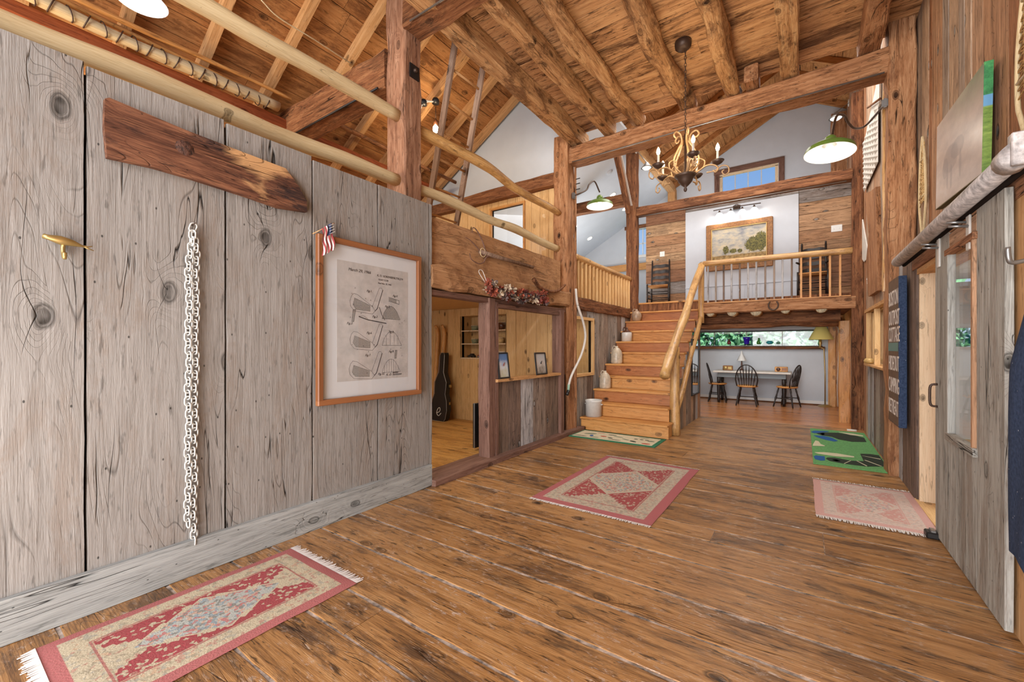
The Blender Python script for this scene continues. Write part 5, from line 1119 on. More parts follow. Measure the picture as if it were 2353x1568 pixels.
# ================================================================== DINING NOOK ITEMS
tb = empty('dining_table', (-1.05, 11.75, 0), 'white topped dining table with dark turned legs under the long window', 'table')
box('tabletop', (-1.84, 11.38, .745), (-.22, 12.18, .785), 'offwhite', tb, bev=.006); M['greypaint'] = plain('grey_blue_paint', (126, 138, 146), .6)
box('apron', (-1.74, 11.46, .63), (-.32, 12.10, .745), 'greypaint', tb)
for sx in (-1.72, -.36):
    for sy in (11.50, 12.06): lathe('leg', [(0, .0), (.028, 0), (.034, .08), (.028, .14), (.04, .3), (.042, .42), (.028, .48), (.04, .5), (.04, .63), (0, .63)], 'ladchair', tb, c=(sx, sy, 0), seg=12)
def windsor(c, rz, label):
    e = empty('windsor_chair', c, label, 'chair', 'windsor chairs at the dining table')
    R_ = Matrix.Rotation(rz, 3, 'Z'); T = lambda x, y, z: V(c)+R_ @ V((x, y, z))
    bm = bmesh.new(); lathebm(bm, [(0, .43), (.19, .43), (.225, .445), (.23, .462), (.2, .472), (0, .462)], seg=24)
    for v in bm.verts: v.co = T(v.co.x, v.co.y*.93, v.co.z)
    world('seat', bm, 'stair', e, True)
    for sx in (-1, 1):
        for sy in (-1, 1):
            bm = bmesh.new(); a, b = T(sx*.13, sy*.12, .44), T(sx*.21, sy*.2, 0); pts = [a.lerp(b, t) for t in (0, .2, .3, .55, .7, .8, 1)]
            tubebm(bm, pts, .018, 8)
            for i, v in enumerate(bm.verts): k = i//8; cc_ = pts[k]; v.co = cc_+(v.co-cc_)*(.75, 1.0, .7, 1.25, .7, .95, .7)[k]
            world('leg', bm, 'ladchair', e, True)
    for sx in (-1, 1): tube('stretcher', [T(sx*.175, -.165, .2), T(sx*.175, .165, .2)], .011, 'ladchair', e, 6)
    tube('stretcher', [T(-.175, 0, .2), T(.175, 0, .2)], .011, 'ladchair', e, 6)
    bow = [T(-.20, .13, .46)]+[T(-.225*math.cos(PI*i/14), .15+.10*math.sin(PI*i/14)*1.0, .60+.36*math.sin(PI*i/14)) for i in range(15)]+[T(.20, .13, .46)]
    tube('bow', bow, .013, 'ladchair', e, 8)
    for i in range(7):
        s = (i-3)/3.0; xb = s*.135; xt = s*.19; aa = math.acos(max(-1, min(1, -xt/.225))); zt = .60+.36*math.sin(aa)
        bm = bmesh.new(); a, b = T(xb, .15, .46), T(xt, .15+.10*math.sin(aa), zt); pts = [a.lerp(b, t) for t in (0, .25, .45, .6, .75, 1)]; tubebm(bm, pts, .008, 6)
        for k_, v in enumerate(bm.verts): k = k_//6; cc_ = pts[k]; v.co = cc_+(v.co-cc_)*(.9, .9, 1.9, 1.1, 1.5, .7)[k]
        world('spindle', bm, 'ladchair', e, True)
windsor((-1.08, 11.28, 0), PI, 'dark bow-back windsor chair with its back to the hall, middle of the three')
windsor((-1.77, 11.66, 0), PI/2+.1, 'dark bow-back windsor chair at the left end of the dining table')
windsor((-.30, 11.50, 0), -PI/2-.35, 'dark bow-back windsor chair at the right end of the dining table')
e = empty('table_lamp', (-1.27, 12.0, .785), 'small metal table lamp with a peaked white shade behind the middle chair', 'lamp')
lathe('base', [(0, 0), (.06, 0), (.05, .02), (.015, .04), (.02, .12), (.012, .22), (.02, .28), (0, .28)], 'brown', e, c=(-1.27, 12.0, .785), seg=14)
bm = bmesh.new(); lathebm(bm, [(.11, .24), (.085, .30), (.045, .38), (.02, .43), (.015, .47), (0, .5), (0, .49)], (-1.27, 12.0, .785), 6); world('shade', bm, 'white', e)
for c, sx, lb in ((V((-1.55, 11.75, .785)), .22, 'small brass and wood radio box at the left of the table'), (V((-.42, 11.75, .785)), .26, 'brown wooden box with a round dial at the right of the table')):
    e = empty('table_box', c, lb, 'box'); box('case', c+V((-sx/2, -.05, 0)), c+V((sx/2, .06, .12)), 'gilt' if sx < .25 else 'stair', e, bev=.012)
    lathe('dial', [(0, .008), (.04, .006), (.044, 0)], 'brass' if sx < .25 else 'brown', e, c=c+V((-sx*.22, -.052, .06)), axis=Matrix.Rotation(PI/2, 3, 'X'), seg=14)
    box('grille', c+V((.01, -.056, .03)), c+V((sx*.42, -.05, .095)), 'brass' if sx < .25 else 'frame', e, bev=.002)
fl_ = empty('floor_lamp', (.40, 12.08, 0), 'standing lamp with a yellow pleated shade in the corner of the dining nook', 'lamp')
lathe('base', [(0, .05), (.03, .045), (.12, .02), (.15, 0)], 'brass', fl_, c=(.42, 12.08, 0), seg=18)
tube('pole', [(.42, 12.08, .03), (.42, 12.08, .75), (.40, 12.08, 1.33), (.36, 12.08, 1.345), (.33, 12.08, 1.36)], .012, 'brass', fl_, 8)
M['yshade'] = plain('yellow_lampshade', (214, 196, 116), .8, emit=.12)
bm = bmesh.new(); lathebm(bm, [(.24, 0), (.10, .29), (.095, .29), (.235, 0)], (0, 0, 0), 8); o = link('shade', bm, 'yshade', fl_, Matrix.Translation((.345, 12.05, 1.545)))
lathe('socket', [(0, 0), (.03, .0), (.02, .05), (.035, .1), (.02, .2), (0, .2)], 'brass', fl_, c=(.33, 12.08, 1.355), seg=12)
tube('power_cord', spline([(.59, 12.0, 1.86), (.66, 12.0, 1.75), (.66, 12.0, 1.2), (.64, 12.0, .5), (.65, 12.0, .02)], 5), .008, 'offwhite', fl_, 6)
M['gblue'] = plain('cobalt_glass', (38, 10, 150), .08); M['gred'] = plain('ruby_glass', (110, 40, 36), .1); M['ggreen'] = plain('green_glass', (60, 110, 40), .1); M['gteal'] = plain('teal_glass', (40, 140, 150), .1); M['gclear'] = glass('clear_bottle_glass', (200, 214, 208), .0, .5)
def bott(name, x, prof, mat, lb, cat='bottle'):
    o = lathe(name, prof, mat, None, c=(x, 12.2, 1.441), seg=14); tag(o, lb, cat, 'glassware on the dining window sill'); return o
zs = 0
bott('lantern_bottle', -2.13, [(0, 0), (.055, 0), (.055, .17), (.02, .21), (.012, .25), (0, .26)], 'gclear', 'clear glass bottle shaped like a little house, leftmost on the long sill')
bott('clear_bottle', -1.93, [(0, 0), (.04, 0), (.045, .1), (.015, .15), (.015, .19), (0, .19)], 'gclear', 'second clear glass bottle on the long sill right of the house shaped one')
bott('red_bottle', -1.58, [(0, 0), (.04, 0), (.05, .05), (.03, .09), (.013, .10), (.018, .14), (0, .14)], 'gred', 'small dark red glass bottle on the long window sill')
bott('blue_vase', -1.18, [(0, 0), (.055, 0), (.06, .03), (.075, .13), (.10, .185), (.085, .18), (0, .17)], 'gblue', 'cobalt blue glass vase in the middle of the long sill', 'vase')
bott('green_bottle', -.92, [(0, 0), (.035, 0), (.042, .06), (.015, .10), (.012, .15), (.02, .155), (0, .16)], 'ggreen', 'small green glass bottle right of the blue vase')
bott('teal_dish', -.68, [(0, 0), (.04, 0), (.08, .04), (.05, .08), (.03, .085), (0, .06)], 'gteal', 'teal glass dish at the right of the long sill', 'dish')
bott('clear_dish', -.50, [(0, 0), (.03, 0), (.05, .04), (.01, .07), (0, .07)], 'gclear', 'tiny clear glass dish, last item on the long sill', 'dish')

# ================================================================== RIGHT SIDE ITEMS
# bison canvas
cvs = empty('canvas_print', (.95, 4.5, 2.55), 'large glossy landscape canvas with a bison high on the right wall', 'picture')
g = G('prairie_canvas_glare'); s = g.sep(g.obj()); nz_ = g.noise(g.vmath('MULTIPLY', g.obj(), (1, .6, 1.4)), 5, 5, .6); yy, zz = s[1], s[2]
pale = g.ramp(nz_, [(.3, lin((176, 160, 150))), (.6, lin((204, 188, 176))), (.8, lin((214, 206, 202)))])  # glare on the glossy front, put into the colour as pale tones
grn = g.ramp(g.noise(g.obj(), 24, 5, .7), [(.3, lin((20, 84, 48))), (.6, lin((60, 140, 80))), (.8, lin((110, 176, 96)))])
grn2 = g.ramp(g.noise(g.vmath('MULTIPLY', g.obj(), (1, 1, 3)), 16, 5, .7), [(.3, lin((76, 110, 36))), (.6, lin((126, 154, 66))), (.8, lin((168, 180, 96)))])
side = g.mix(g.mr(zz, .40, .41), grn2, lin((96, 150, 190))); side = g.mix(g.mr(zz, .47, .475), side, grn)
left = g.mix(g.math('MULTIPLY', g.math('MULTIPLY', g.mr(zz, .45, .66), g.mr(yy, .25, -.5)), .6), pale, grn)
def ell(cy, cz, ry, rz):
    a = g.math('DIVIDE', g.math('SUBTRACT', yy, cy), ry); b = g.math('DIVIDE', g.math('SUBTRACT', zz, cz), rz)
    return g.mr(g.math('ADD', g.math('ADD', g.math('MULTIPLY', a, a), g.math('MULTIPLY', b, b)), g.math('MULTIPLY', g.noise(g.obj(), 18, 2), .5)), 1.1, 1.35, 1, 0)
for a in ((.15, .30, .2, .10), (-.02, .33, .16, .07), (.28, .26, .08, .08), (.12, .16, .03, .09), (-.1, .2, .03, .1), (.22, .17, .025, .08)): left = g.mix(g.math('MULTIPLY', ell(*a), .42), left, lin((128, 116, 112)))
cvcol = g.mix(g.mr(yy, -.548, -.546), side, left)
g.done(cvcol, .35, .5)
ca, cb = PX(2150, 297, .955), PX(2278, 127, .955)
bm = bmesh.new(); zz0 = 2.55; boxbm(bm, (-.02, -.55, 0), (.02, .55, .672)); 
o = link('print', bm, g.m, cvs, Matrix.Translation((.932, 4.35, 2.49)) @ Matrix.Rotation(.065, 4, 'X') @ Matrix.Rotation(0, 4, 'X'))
M['olive'] = plain('dark_olive_edge', (96, 84, 28), .5, nz=.2, ns=12)
bm = bmesh.new(); boxbm(bm, (-.021, -.552, -.004), (.022, .552, .003)); link('bottom_edge', bm, 'olive', cvs, Matrix.Translation((.932, 4.35, 2.49)) @ Matrix.Rotation(.065, 4, 'X'))
# snowshoes
def snowshoe(x, y, z0, L, W, label, mat='pole'):
    e = empty('snowshoe', (x, y, z0), label, 'snowshoe', 'old wooden snowshoes')
    def R(t):    # half width along length
        return W/2*max(.0, math.sin(PI*min(1, .12+t*.88))**.8) if t > .3 else W/2*(.12+.88*(t/.3)**1.2*math.sin(PI*(.12+.3*.88))**.8)
    pts = [(R(i/24), i/24*L) for i in range(25)]
    loop = [V((x, y-w_, z0+h_)) for w_, h_ in pts]+[V((x, y+w_, z0+h_)) for w_, h_ in reversed(pts)]
    tube('frame', loop, .011, mat, e, 8, True)
    bm = bmesh.new()
    for k in range(14):
        t = .34+k*.045; a = R(t); t2 = min(.97, t+.09); b = R(t2)
        tubebm(bm, [(x, y-a, z0+t*L), (x, y+b, z0+t2*L)], .004, 4); tubebm(bm, [(x, y+a, z0+t*L), (x, y-b, z0+t2*L)], .004, 4)
        if k % 2: tubebm(bm, [(x, y-a, z0+t*L), (x, y+a, z0+t*L)], .004, 4)
    for v in (-.5, 0, .5):
        tubebm(bm, [(x, y+v*W*.5, z0+.36*L), (x, y+v*W*.5, z0+.93*L)], .004, 4)
    world('webbing', bm, 'wicker', e)
    for t in (.42, .78): tube('cross_bar', [(x, y-R(t), z0+t*L), (x, y+R(t), z0+t*L)], .010, mat, e, 6)
snowshoe(.955, 5.62, 2.42, 1.0, .26, 'narrow wooden snowshoe hung between the broad post and the canvas')
snowshoe(.93, 3.16, 2.30, 1.1, .36, 'larger wooden snowshoe at the top right corner of the wall, cut by the frame edge')
# barn door on a pipe rail
rail = empty('door_rail', (.745, 4.0, 2.2), 'weathered galvanised pipe rail above the sliding barn door', 'rail')
tube('pipe', [(.745, 5.40, 2.19), (.745, 4.0, 2.19), (.745, 2.70, 2.19)], .046, 'galv', rail, 16)
tube('end_cap', [(.745, 2.76, 2.19), (.745, 2.66, 2.19)], .057, 'galv', rail, 14)
box('end_bracket', (.72, 2.64, 2.14), (.84, 2.69, 2.28), 'galv', rail)
tube('lower_track', [(.79, 5.40, 2.155), (.79, 2.7, 2.155)], .016, 'dark', rail, 8)
bdoor = empty('barn_door', (.805, 3.6, .02), 'sliding grey barn board door with a narrow glass pane and iron handle', 'door')
DX = .808
def dpl(nm, ya, yb, z0, z1, mat='door', dx=0, th=.03): return plank(nm, (DX+dx, (ya+yb)/2, z0), (DX+dx, (ya+yb)/2, z1), abs(yb-ya)-.004, th, mat, bdoor, up=(1, 0, 0), n=6, j=.0022)
dpl('stile', 3.92, 4.27, .02, 2.14); dpl('stile', 2.99, 3.39, .02, 2.14)
for a, b in ((3.39, 3.57), (3.57, 3.75), (3.75, 3.92)): dpl('plank', a, b, .02, .80)
for z0, z1 in ((2.13, 2.15), (1.995, 2.125)): plank('panel', (DX, 3.39, (z0+z1)/2), (DX, 3.92, (z0+z1)/2), z1-z0-.004, .03, 'rmix', bdoor, up=(1, 0, 0))
for p0, p1, w_ in (((DX-.012, 3.90, .78), (DX-.012, 3.90, 2.0), .05), ((DX-.012, 3.40, .78), (DX-.012, 3.40, 2.0), .03), ((DX-.015, 3.37, .79), (DX-.015, 3.94, .79), .05), ((DX-.015, 3.37, 2.0), (DX-.015, 3.94, 2.0), .04)): plank('window_trim', p0, p1, w_, .04, 'rmix' if w_ < .045 else 'door', bdoor, up=(1, 0, 0))
box('pane', (DX-.004, 3.41, .80), (DX+.004, 3.89, 1.98), 'glass', bdoor, bev=0)
tube('handle', spline([(DX-.015, 4.21, 1.11), (DX-.05, 4.21, 1.10), (DX-.055, 4.21, 1.03), (DX-.05, 4.21, .96), (DX-.015, 4.21, .95)], 4), .008, 'iron', bdoor, 8)
for yy in (4.15, 3.50):
    hs_ = box('hanger_strap', (.782, yy-.03, 1.94), (.794, yy+.03, 2.14), 'offwhite', bdoor, bev=.004)
    for dy in (-.02, .02): tube('hanger_bolt', [(.785, yy+dy, 2.09+dy*.8), (.70, yy+dy, 2.10+dy*.8)], .008, 'steel', hs_, 6)
dg = box('door_guide', (.73, 4.18, 0), (.81, 4.27, .045), 'black', None, bev=.008); tag(dg, 'small black floor guide at the near corner of the faded rug', 'door guide'); box('roller', (.755, 4.19, .03), (.785, 4.26, .06), 'steel', dg)
# lettered canvas by the door
sg = empty('lettered_sign', (.80, 5.75, .6), 'tall narrow lettered sign with navy edges hanging beside the doorway', 'sign')
sx0 = .755; sz0, sz1, sy0, sy1 = .60, 2.06, 5.42, 5.98
M['signbrown'] = plain('sign_brown', (98, 74, 54), .8, nz=.1, ns=9); M['signteal'] = plain('sign_teal', (96, 128, 122), .8)
box('board', (sx0, sy0, sz0), (.815, sy1, sz1), 'navy', sg)
box('face', (sx0-.003, sy0+.012, sz0+.01), (sx0+.001, sy1, sz1), 'signbrown', sg, bev=0)
box('teal_band', (sx0-.004, sy0+.012, 1.335), (sx0-.001, sy1, 1.42), 'signteal', sg, bev=0)
RL = Matrix(((0, 0, -1, 0), (-1, 0, 0, 0), (0, 1, 0, 0), (0, 0, 0, 1)))
rows = ('BOSTON', 'OUTPOST', 'COTTAGE', 'HIDEOUT', 'CAMPING', 'RETREAT')
for s, z in zip(rows, (1.80, 1.60, 1.43, 1.14, .92, .70)):
    t = text('lettering', s, Matrix.Translation((sx0-.004, sy1-.02, z)) @ RL @ Matrix.Diagonal((.62, 1, 1, 1)), .215, 'chalk', sg)
# hook and hanging navy top
hk = tube('coat_hook', spline([(.835, 2.86, 1.77), (.78, 2.85, 1.76), (.765, 2.84, 1.78), (.76, 2.835, 1.83)], 4), .010, 'steel', None, 8); tag(hk, 'metal coat hook above the navy garment', 'hook')
gm = empty('navy_garment', (.75, 2.36, .56), 'navy blue flecked garment hanging at the right edge', 'clothing')
bm = bmesh.new(); N1, N2 = 26, 36; gr = {}
for i in range(N1+1):
    t = i/N1; z = 1.66-t*1.14
    w_ = .05+.20*min(1, (t/.3))**.6 if t < .3 else .25+.015*t
    for k in range(N2):
        a = 2*PI*k/N2; f = 1+.12*math.sin(a*5+t*4)*min(1, t*2)
        gr[i, k] = bm.verts.new((.735+(.02+.045*min(1, t*3))*math.cos(a)*f, 2.36+w_*math.sin(a)*(1+.02*math.sin(a*7+t*6)), z-.04*t*math.cos(a)-(.07*t*max(0, math.sin(-a)))))
for i in range(N1):
    for k in range(N2): fc_ = bm.faces.new((gr[i, k], gr[i, (k+1) % N2], gr[i+1, (k+1) % N2], gr[i+1, k])); fc_.smooth = True
bm.faces.new([gr[0, k] for k in range(N2)])
world('body', bm, 'navy', gm, True)
tube('neck_tape', [(.74, 2.46, 1.66), (.75, 2.50, 1.74), (.76, 2.42, 1.78)], .012, 'black', gm, 6)
tube('hem_cord', spline([(.70, 2.56, 1.05), (.70, 2.565, .8), (.70, 2.56, .62)], 4), .004, 'offwhite', gm, 5)
# quilt, painted slab and switch on the far bay wall
qz = lambda u, v: PX(u, v, .79)
bm = bmesh.new(); rows_, cols_ = 10, 6; Q = {}
qa, qb, qc, qd = qz(1985, 330), qz(2018, 235), qz(2018, 372), qz(1986, 442)
for i in range(rows_+1):
    for k in range(cols_+1): p = qa.lerp(qd, i/rows_).lerp(qb.lerp(qc, i/rows_), k/cols_); Q[i, k] = p
qo = empty('white_quilt', (.79, 7.4, 3.5), 'white puckered quilt square hung slanting on the far right wall', 'quilt')
bm = bmesh.new()
for i in range(rows_):
    for k in range(cols_):
        vs4 = [Q[i, k], Q[i, k+1], Q[i+1, k+1], Q[i+1, k]]; c = sum(vs4, V())/4+V((-.03, 0, 0)); cv = bm.verts.new(c); vv = [bm.verts.new(p) for p in vs4]
        for a in range(4): bm.faces.new((vv[a], vv[(a+1) % 4], cv))
world('quilted_cloth', bm, 'offwhite', qo)
bm = bmesh.new(); ps = [qz(2016, 182), qz(1999, 262), qz(1982, 345), qz(1984, 352), qz(2020, 240), qz(2021, 180)]
A = [bm.verts.new(p) for p in ps]; B = [bm.verts.new(p+V((.02, 0, 0))) for p in ps]; bm.faces.new(A); bm.faces.new(B[::-1])
for k in range(6): bm.faces.new((A[k], B[k], B[(k+1) % 6], A[(k+1) % 6]))
bmesh.ops.recalc_face_normals(bm, faces=bm.faces); world('folded_top', bm, 'offwhite', qo)
tube('hanging_rod', [qz(2030, 225)+V((-.03, 0, 0)), qz(2000, 246)+V((-.03, 0, 0))], .014, 'beamdark', qo, 8)
bm = bmesh.new(); ps = [PX(1986, 445, .77), PX(2000, 440, .77), PX(2012, 430, .77), PX(2015, 560, .77), PX(2016, 668, .77), PX(1995, 682, .77), PX(1990, 600, .77), PX(1996, 540, .77)]
mt = Matrix.Translation(ps[5]); A = [bm.verts.new(p-ps[5]) for p in ps]; B = [bm.verts.new(p-ps[5]+V((.05, 0, 0))) for p in ps]; bm.faces.new(A); bm.faces.new(B[::-1])
for k in range(8): bm.faces.new((A[k], B[k], B[(k+1) % 8], A[(k+1) % 8]))
bmesh.ops.recalc_face_normals(bm, faces=bm.faces)
o = link('live_edge_slab', bm, 'beam', None, mt); tag(o, 'rough live-edge wood slab standing out from the far right wall under the quilt', 'slab')
bm = bmesh.new(); ps = [PX(1980, 500, .80), PX(1990, 560, .80), PX(1997, 590, .80), PX(1985, 602, .80), PX(1977, 590, .80), PX(1976, 540, .80)]
A = [bm.verts.new(p) for p in ps]; B = [bm.verts.new(p+V((.015, 0, 0))) for p in ps]; bm.faces.new(A); bm.faces.new(B[::-1])
for k in range(6): bm.faces.new((A[k], B[k], B[(k+1) % 6], A[(k+1) % 6]))
bmesh.ops.recalc_face_normals(bm, faces=bm.faces); o = world('white_cloth', bm, 'offwhite', None); tag(o, 'folded white cloth hanging below the quilt by the slim post', 'cloth')
o = box('switch_plate', (.800, 8.2, 2.33), (.812, 8.32, 2.47), 'white', None); tag(o, 'white switch plate on the far right wall by the slim post', 'switch')
box('toggle', (.79, 8.25, 2.39), (.80, 8.27, 2.41), 'white', o, bev=.001)
for i, yy in enumerate((7.9, 8.12)):
    o = lathe('gourd', [(0, 0), (.05, .01), (.06, .04), (.04, .075), (0, .085)], 'giltl', None, c=(.80, yy, 1.131), seg=12); tag(o, ('nearer' if i == 0 else 'farther')+' yellow gourd on the inside window sill', 'gourd', 'gourds on the inside sill')
o = tube('door_stop', [(.60, 8.86, .01), (.72, 8.86, .01)], .045, 'offwhite', None, 10); tag(o, 'pale rounded door stop at the foot of the slim post', 'door stop')
o.scale = (1, 1, .6)
# glass guard behind lower poles
o = box('glass_guard', (-3.27, 4.6, 2.72), (-3.262, 5.95, 3.42), 'glass', None, bev=0); tag(o, 'clear glass guard panel behind the yellow poles', 'glass panel')

# ================================================================== RUGS
def rug(name, x0, x1, y0, y1, label, border, cream, red, med, fringe_axis, pale=0.0, msz=(.30, .30)):
    W_, L_ = x1-x0, y1-y0; cx, cy = (x0+x1)/2, (y0+y1)/2
    e = empty(name, (cx, cy, 0), label, 'rug')
    g = G(name+'_weave'); s = g.sep(g.obj()); X_, Y_ = s[0], s[1]; ax = g.math('ABSOLUTE', X_); ay = g.math('ABSOLUTE', Y_)
    e1 = g.math('SUBTRACT', W_/2, ax); e2 = g.math('SUBTRACT', L_/2, ay); ed = g.math('MINIMUM', e1, e2)
    wv = g.noise(g.obj(), 9, 3, .5)
    sp1 = g.voro(g.vmath('ADD', g.obj(), g.vmath('MULTIPLY', g.comb(g.noise(g.obj(), 30, 2), g.noise(g.obj(), 37, 2), 0), (.03, .03, 0))), 62, 'Color'); s1 = g.sep(sp1); fine = g.noise(g.obj(), 120, 3)
    spk = g.ramp(s1[0], [(0, lin(cream)), (.56, lin([c*.8 for c in cream])), (.68, lin(red)), (.78, lin((132, 138, 142))), (.88, lin([c*.6 for c in cream])), (.95, lin((198, 150, 120)))], True)
    creamc = g.mix(.42, lin(cream), spk)
    medc = g.mix(.7, lin(med), g.ramp(s1[1], [(0, lin(med)), (.4, lin((136, 156, 168))), (.55, lin((206, 160, 136))), (.7, lin((120, 118, 112))), (.85, lin((192, 92, 92)))], True))
    # field boundary steps
    field = g.mr(g.math('ADD', ed, g.math('MULTIPLY', g.math('SUBTRACT', wv, .5), .02)), .215*min(W_, 1.0), .222*min(W_, 1.0))
    ax1 = g.math('DIVIDE', ax, msz[0]); ay1 = g.math('DIVIDE', ay, msz[1])
    zig = g.math('MULTIPLY', g.math('PINGPONG', g.math('ADD', ax, ay), .03), 4.0)
    md = g.math('ADD', g.math('ADD', ax1, ay1), zig)
    medm = g.mr(md, 1.0, 1.03, 1, 0)
    # corner spandrels of the field
    cyy = g.math('DIVIDE', g.math('SUBTRACT', L_/2-.22*min(W_, 1.0), ay), msz[1]*.75); cxx = g.math('DIVIDE', ax, msz[0]*.85)
    sp = g.mr(g.math('ADD', g.math('ADD', cxx, cyy), zig), .85, .88, 1, 0)
    fieldc = g.mix(g.mr(s1[2], .80, .82), lin(red), lin(cream)); fieldc = g.mix(g.mr(fine, .3, .7, .0, .25), fieldc, lin([c*.75 for c in red]))
    fieldc = g.mix(sp, fieldc, creamc); fieldc = g.mix(medm, fieldc, medc)
    rim = g.math('MULTIPLY', g.mr(md, .98, 1.0), g.mr(md, 1.08, 1.10, 1, 0)); fieldc = g.mix(rim, fieldc, lin(cream))
    col = g.mix(field, creamc, fieldc)
    col = g.mix(g.mr(ed, .07*min(W_, 1.0)/.9, .075*min(W_, 1.0)/.9, 1, 0), col, lin(border))
    l1 = g.math('MULTIPLY', g.mr(ed, .20*min(W_, 1.0), .202*min(W_, 1.0)), g.mr(ed, .212*min(W_, 1), .216*min(W_, 1), 1, 0)); col = g.mix(g.math('MULTIPLY', l1, .7), col, lin(red))
    if pale: col = g.mix(pale, col, lin((214, 186, 176)))
    col = g.mix(g.mr(fine, .3, .7, 0, .22), col, lin([c*.62 for c in cream]))
    g.bump(fine, .5, .004); g.done(col, .95, .05)
    bm = bmesh.new(); nx, ny = 14, 22; vt = {}
    for i in range(nx+1):
        for k in range(ny+1):
            u, v = i/nx-.5, k/ny-.5; zb = .010+.004*noise.noise(V((u*5+cx, v*5+cy, 0)))
            ex = .006*noise.noise(V((v*7, cx, 3))) if abs(u) > .49 else 0; ey = .006*noise.noise(V((u*7, cy, 5))) if abs(v) > .49 else 0
            vt[i, k] = bm.verts.new((u*W_+ex, v*L_+ey, zb if (0 < i < nx and 0 < k < ny) else .004))
    for i in range(nx):
        for k in range(ny): f = bm.faces.new((vt[i, k], vt[i+1, k], vt[i+1, k+1], vt[i, k+1])); f.smooth = True
    link('pile', bm, g.m, e, Matrix.Translation((cx, cy, .0)))
    for sgn in (-1, 1):
        bm = bmesh.new(); n_ = int(W_/.010) if fringe_axis == 'y' else int(L_/.010)
        for k in range(n_):
            a = (k+.5)/n_-.5; ln = random.uniform(.028, .045)*(1.4 if W_ < .75 else .8); jx = random.uniform(-.008, .008)
            if fringe_axis == 'y': p0 = V((a*W_, sgn*L_/2*.997, .006)); p1 = p0+V((jx, sgn*ln, -.003)); ww = V((.0045, 0, 0))
            else: p0 = V((sgn*W_/2*.997, a*L_, .006)); p1 = p0+V((sgn*ln, jx, -.003)); ww = V((0, .0045, 0))
            vv = [bm.verts.new(p) for p in (p0-ww, p0+ww, p1+ww*.7, p1-ww*.7, p0+V((0, 0, .004)), p1+V((0, 0, .003)))]
            bm.faces.new((vv[0], vv[4], vv[5], vv[3])); bm.faces.new((vv[4], vv[1], vv[2], vv[5])); bm.faces.new((vv[0], vv[1], vv[2], vv[3]))
        f_ = link('fringe', bm, 'fringe', e, Matrix.Translation((cx, cy, 0))); f_['kind'] = 'stuff'
    return e
M['fringe'] = plain('cotton_fringe', (214, 208, 204), .95)
rug('runner_rug', -2.87, -2.13, .33, 1.49, 'rose and cream fringed rug along the grey baseboard, nearest the camera', (180, 108, 108), (200, 188, 162), (168, 78, 84), (182, 186, 180), 'y', msz=(.19, .36))
rug('hall_rug', -2.04, -.955, 3.24, 5.03, 'rose bordered rug with a cream medallion in the middle of the hall floor', (178, 104, 108), (194, 182, 164), (168, 84, 86), (194, 186, 170), 'y', msz=(.40, .42))
rug('faded_rug', .085, .83, 4.24, 5.38, 'faded pale pink rug in front of the doorway', (198, 148, 142), (200, 184, 174), (194, 136, 128), (198, 184, 172), 'y', .3, msz=(.22, .32))
def mat(name, x0, x1, y0, y1, edge, fill_, label, bw):
    e = empty(name, ((x0+x1)/2, (y0+y1)/2, 0), label, 'rug')
    box('border', (x0, y0, 0), (x1, y1, .008), edge, e, bev=.003); box('field', (x0+bw, y0+bw, .004), (x1-bw, y1-bw, .0095), fill_, e, bev=.001); return e
M['matgreen'] = plain('dark_green_binding', (36, 110, 78), .95, nz=.2, ns=60); M['matcream'] = plain('cream_hooked_wool', (206, 196, 168), .95, nz=.07, ns=70, bump=.4)
M['turf'] = plain('green_wool', (92, 148, 88), .95, nz=.13, ns=50, bump=.4); M['blackwool'] = plain('black_green_wool', (28, 40, 26), .95, nz=.3, ns=60); M['bluewool'] = plain('blue_wool', (22, 82, 146), .95); M['creamwool'] = plain('cream_wool', (196, 190, 160), .95); M['redwool'] = plain('red_wool', (176, 70, 46), .95); M['greyw'] = plain('grey_green_wool', (104, 120, 96), .95)
def motif(e, polys, z):
    for mt_, P in polys:
        bm = bmesh.new(); f = bm.faces.new([bm.verts.new((a, b, z)) for a, b in P]); bmesh.ops.recalc_face_normals(bm, faces=[f])
        r = bmesh.ops.extrude_face_region(bm, geom=[f]); bmesh.ops.translate(bm, verts=[v for v in r['geom'] if isinstance(v, bmesh.types.BMVert)], vec=(0, 0, -.002)); bmesh.ops.recalc_face_normals(bm, faces=bm.faces)
        world('motif', bm, mt_, e)
def ov(cx, cy, rx, ry, rot=0, n=14, pinch=1): return [(cx+math.cos(a)*rx*math.cos(rot)-math.sin(a)*ry*math.sin(rot), cy+math.cos(a)*rx*math.sin(rot)+math.sin(a)*ry*math.cos(rot)) for a in [2*PI*i/n for i in range(n)]]
m1 = mat('step_mat', -3.00, -1.66, 5.80, 6.40, 'matgreen', 'matcream', 'cream mat with green binding and small fishing motifs at the foot of the stairs', .06)
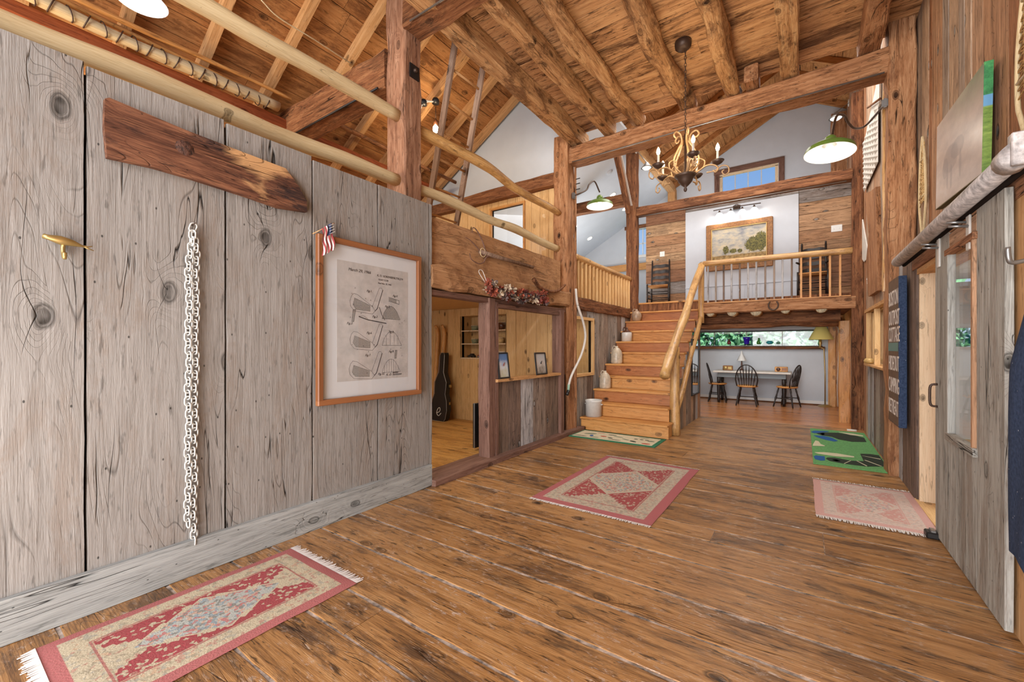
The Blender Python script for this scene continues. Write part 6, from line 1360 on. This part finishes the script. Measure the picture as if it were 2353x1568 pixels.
PL = [('greyw', ov(-2.75, 6.14, .10, .035, .5)), ('bluewool', ov(-2.68, 6.02, .03, .05, .3)), ('blackwool', ov(-2.83, 5.93, .11, .016)), ('greyw', ov(-2.60, 5.93, .07, .02, .2)), ('redwool', ov(-2.50, 6.06, .05, .03)), ('blackwool', ov(-2.42, 6.22, .07, .018)), ('greyw', ov(-2.30, 6.15, .08, .02, -.1)), ('blackwool', ov(-2.38, 6.02, .05, .02, -.4)), ('blackwool', ov(-2.28, 5.93, .10, .014)), ('greyw', ov(-2.15, 6.04, .07, .018, -.4)), ('blackwool', ov(-2.02, 5.98, .06, .03, -.5)), ('blackwool', ov(-2.03, 6.15, .03, .02)), ('blackwool', ov(-1.95, 6.16, .03, .02)), ('blackwool', ov(-1.87, 6.15, .03, .02)), ('redwool', ov(-1.82, 5.93, .065, .03)), ('greyw', ov(-1.80, 6.12, .05, .03)), ('greyw', ov(-1.95, 6.27, .08, .014)), ('redwool', ov(-2.62, 6.26, .07, .01))]
motif(m1, PL, .0105)
m2 = mat('canoe_mat', .10, .80, 6.07, 8.66, 'turf', 'turf', 'green mat with black canoes and blue paddles by the broad right post', .02)
Q2 = lambda u, v: (lambda p: (p.x, p.y))(PZ(1840+u/9.804, 970+v/9.807, .0))
def QP(L_): return [Q2(*p) for p in L_]
PL = [('bluewool', QP([(230, 240), (300, 215), (600, 225), (640, 240), (420, 262), (300, 270)])), ('blackwool', QP([(350, 275), (470, 255), (840, 262), (1240, 330), (1430, 380), (1480, 470), (1150, 465), (850, 410), (700, 350), (480, 320)])), ('redwool', QP([(430, 285), (500, 262), (545, 290), (500, 315)])),
      ('bluewool', QP([(285, 318), (500, 330), (700, 375), (840, 445), (760, 460), (560, 420), (380, 365)])), ('creamwool', QP([(850, 245), (1180, 285), (1400, 325), (1410, 345), (1120, 312)])),
      ('creamwool', QP([(280, 520), (330, 440), (400, 455), (450, 520), (540, 555), (540, 570), (350, 560), (270, 560)])), ('creamwool', QP([(310, 708), (520, 705), (800, 730), (1200, 800), (1205, 825), (800, 800), (560, 765), (380, 735)])),
      ('bluewool', QP([(290, 800), (340, 775), (540, 800), (545, 890), (460, 895), (330, 860)])), ('blackwool', QP([(565, 850), (600, 822), (760, 825), (1120, 895), (1420, 910), (1340, 738), (1560, 745), (1760, 775), (1920, 1000), (1890, 1025), (1500, 1028), (980, 965), (650, 900)])),
      ('redwool', QP([(700, 880), (790, 865), (900, 905), (800, 915)])), ('creamwool', QP([(970, 962), (1120, 895), (1135, 898), (990, 968)])), ('creamwool', QP([(1250, 900), (1280, 905), (1500, 1018), (1480, 1025)])), ('creamwool', QP([(1430, 885), (1460, 885), (1830, 1025), (1800, 1025)])), ('creamwool', QP([(1380, 785), (1410, 790), (1800, 860), (1800, 872)]))]
motif(m2, PL, .0125)
for o in m2.children:
    if o.name.startswith('motif') and 'cream' in o.data.materials[0].name: o.location.z += .0015

# ================================================================== OUTSIDE
gd = struct(box('ground', (-30, 12.6, -1.2), (30, 60, -1.0), 'grass', bev=0)); gd.name = 'ground'
def foliage(name, cx, cy, rx, ry, z0, z1, n, label):
    bm = bmesh.new()
    for k in range(n):
        a = random.random()*6.283; rr = math.sqrt(random.random()); h = random.random(); p = V((cx+rx*rr*math.cos(a)*(1-.5*h*h), cy+ry*rr*math.sin(a)*(1-.5*h*h), z0+(z1-z0)*h))
        s = random.uniform(.08, .2); d1_ = V((random.uniform(-1, 1), random.uniform(-1, 1), random.uniform(-1, 1))).normalized()*s; d2 = d1_.orthogonal().normalized()*s*.6
        bm.faces.new([bm.verts.new(c) for c in (p-d1_, p+d2, p+d1_, p-d2)])
    e = empty(name, (cx, cy, z0), label, 'tree', 'trees outside the windows')
    f = world('crown', bm, 'leaf', e); log('trunk', (cx, cy, -1.0), (cx, cy, z0+(z1-z0)*.7), .14, .06, 'beamdark', e, n=6, seg=8); return e
TL = ('left', 'centre left', 'centre', 'centre right', 'right', 'far left', 'far right', 'leftmost')
for i, (cx, cy, h_) in enumerate(((-6.2, 19.5, 5.5), (-3.6, 17, 3.2), (-1.6, 20, 3.2), (1.0, 17, 3.0), (3.4, 20, 4.0), (-9.6, 17.5, 8.5), (5.6, 17, 4.0), (-12.5, 23, 11))):
    foliage('leafy_tree', cx, cy, 1.6 if i != 5 else 2.0, 1.25, -.9, h_, 2600, 'leafy green tree outside the windows, '+TL[i]+' one')
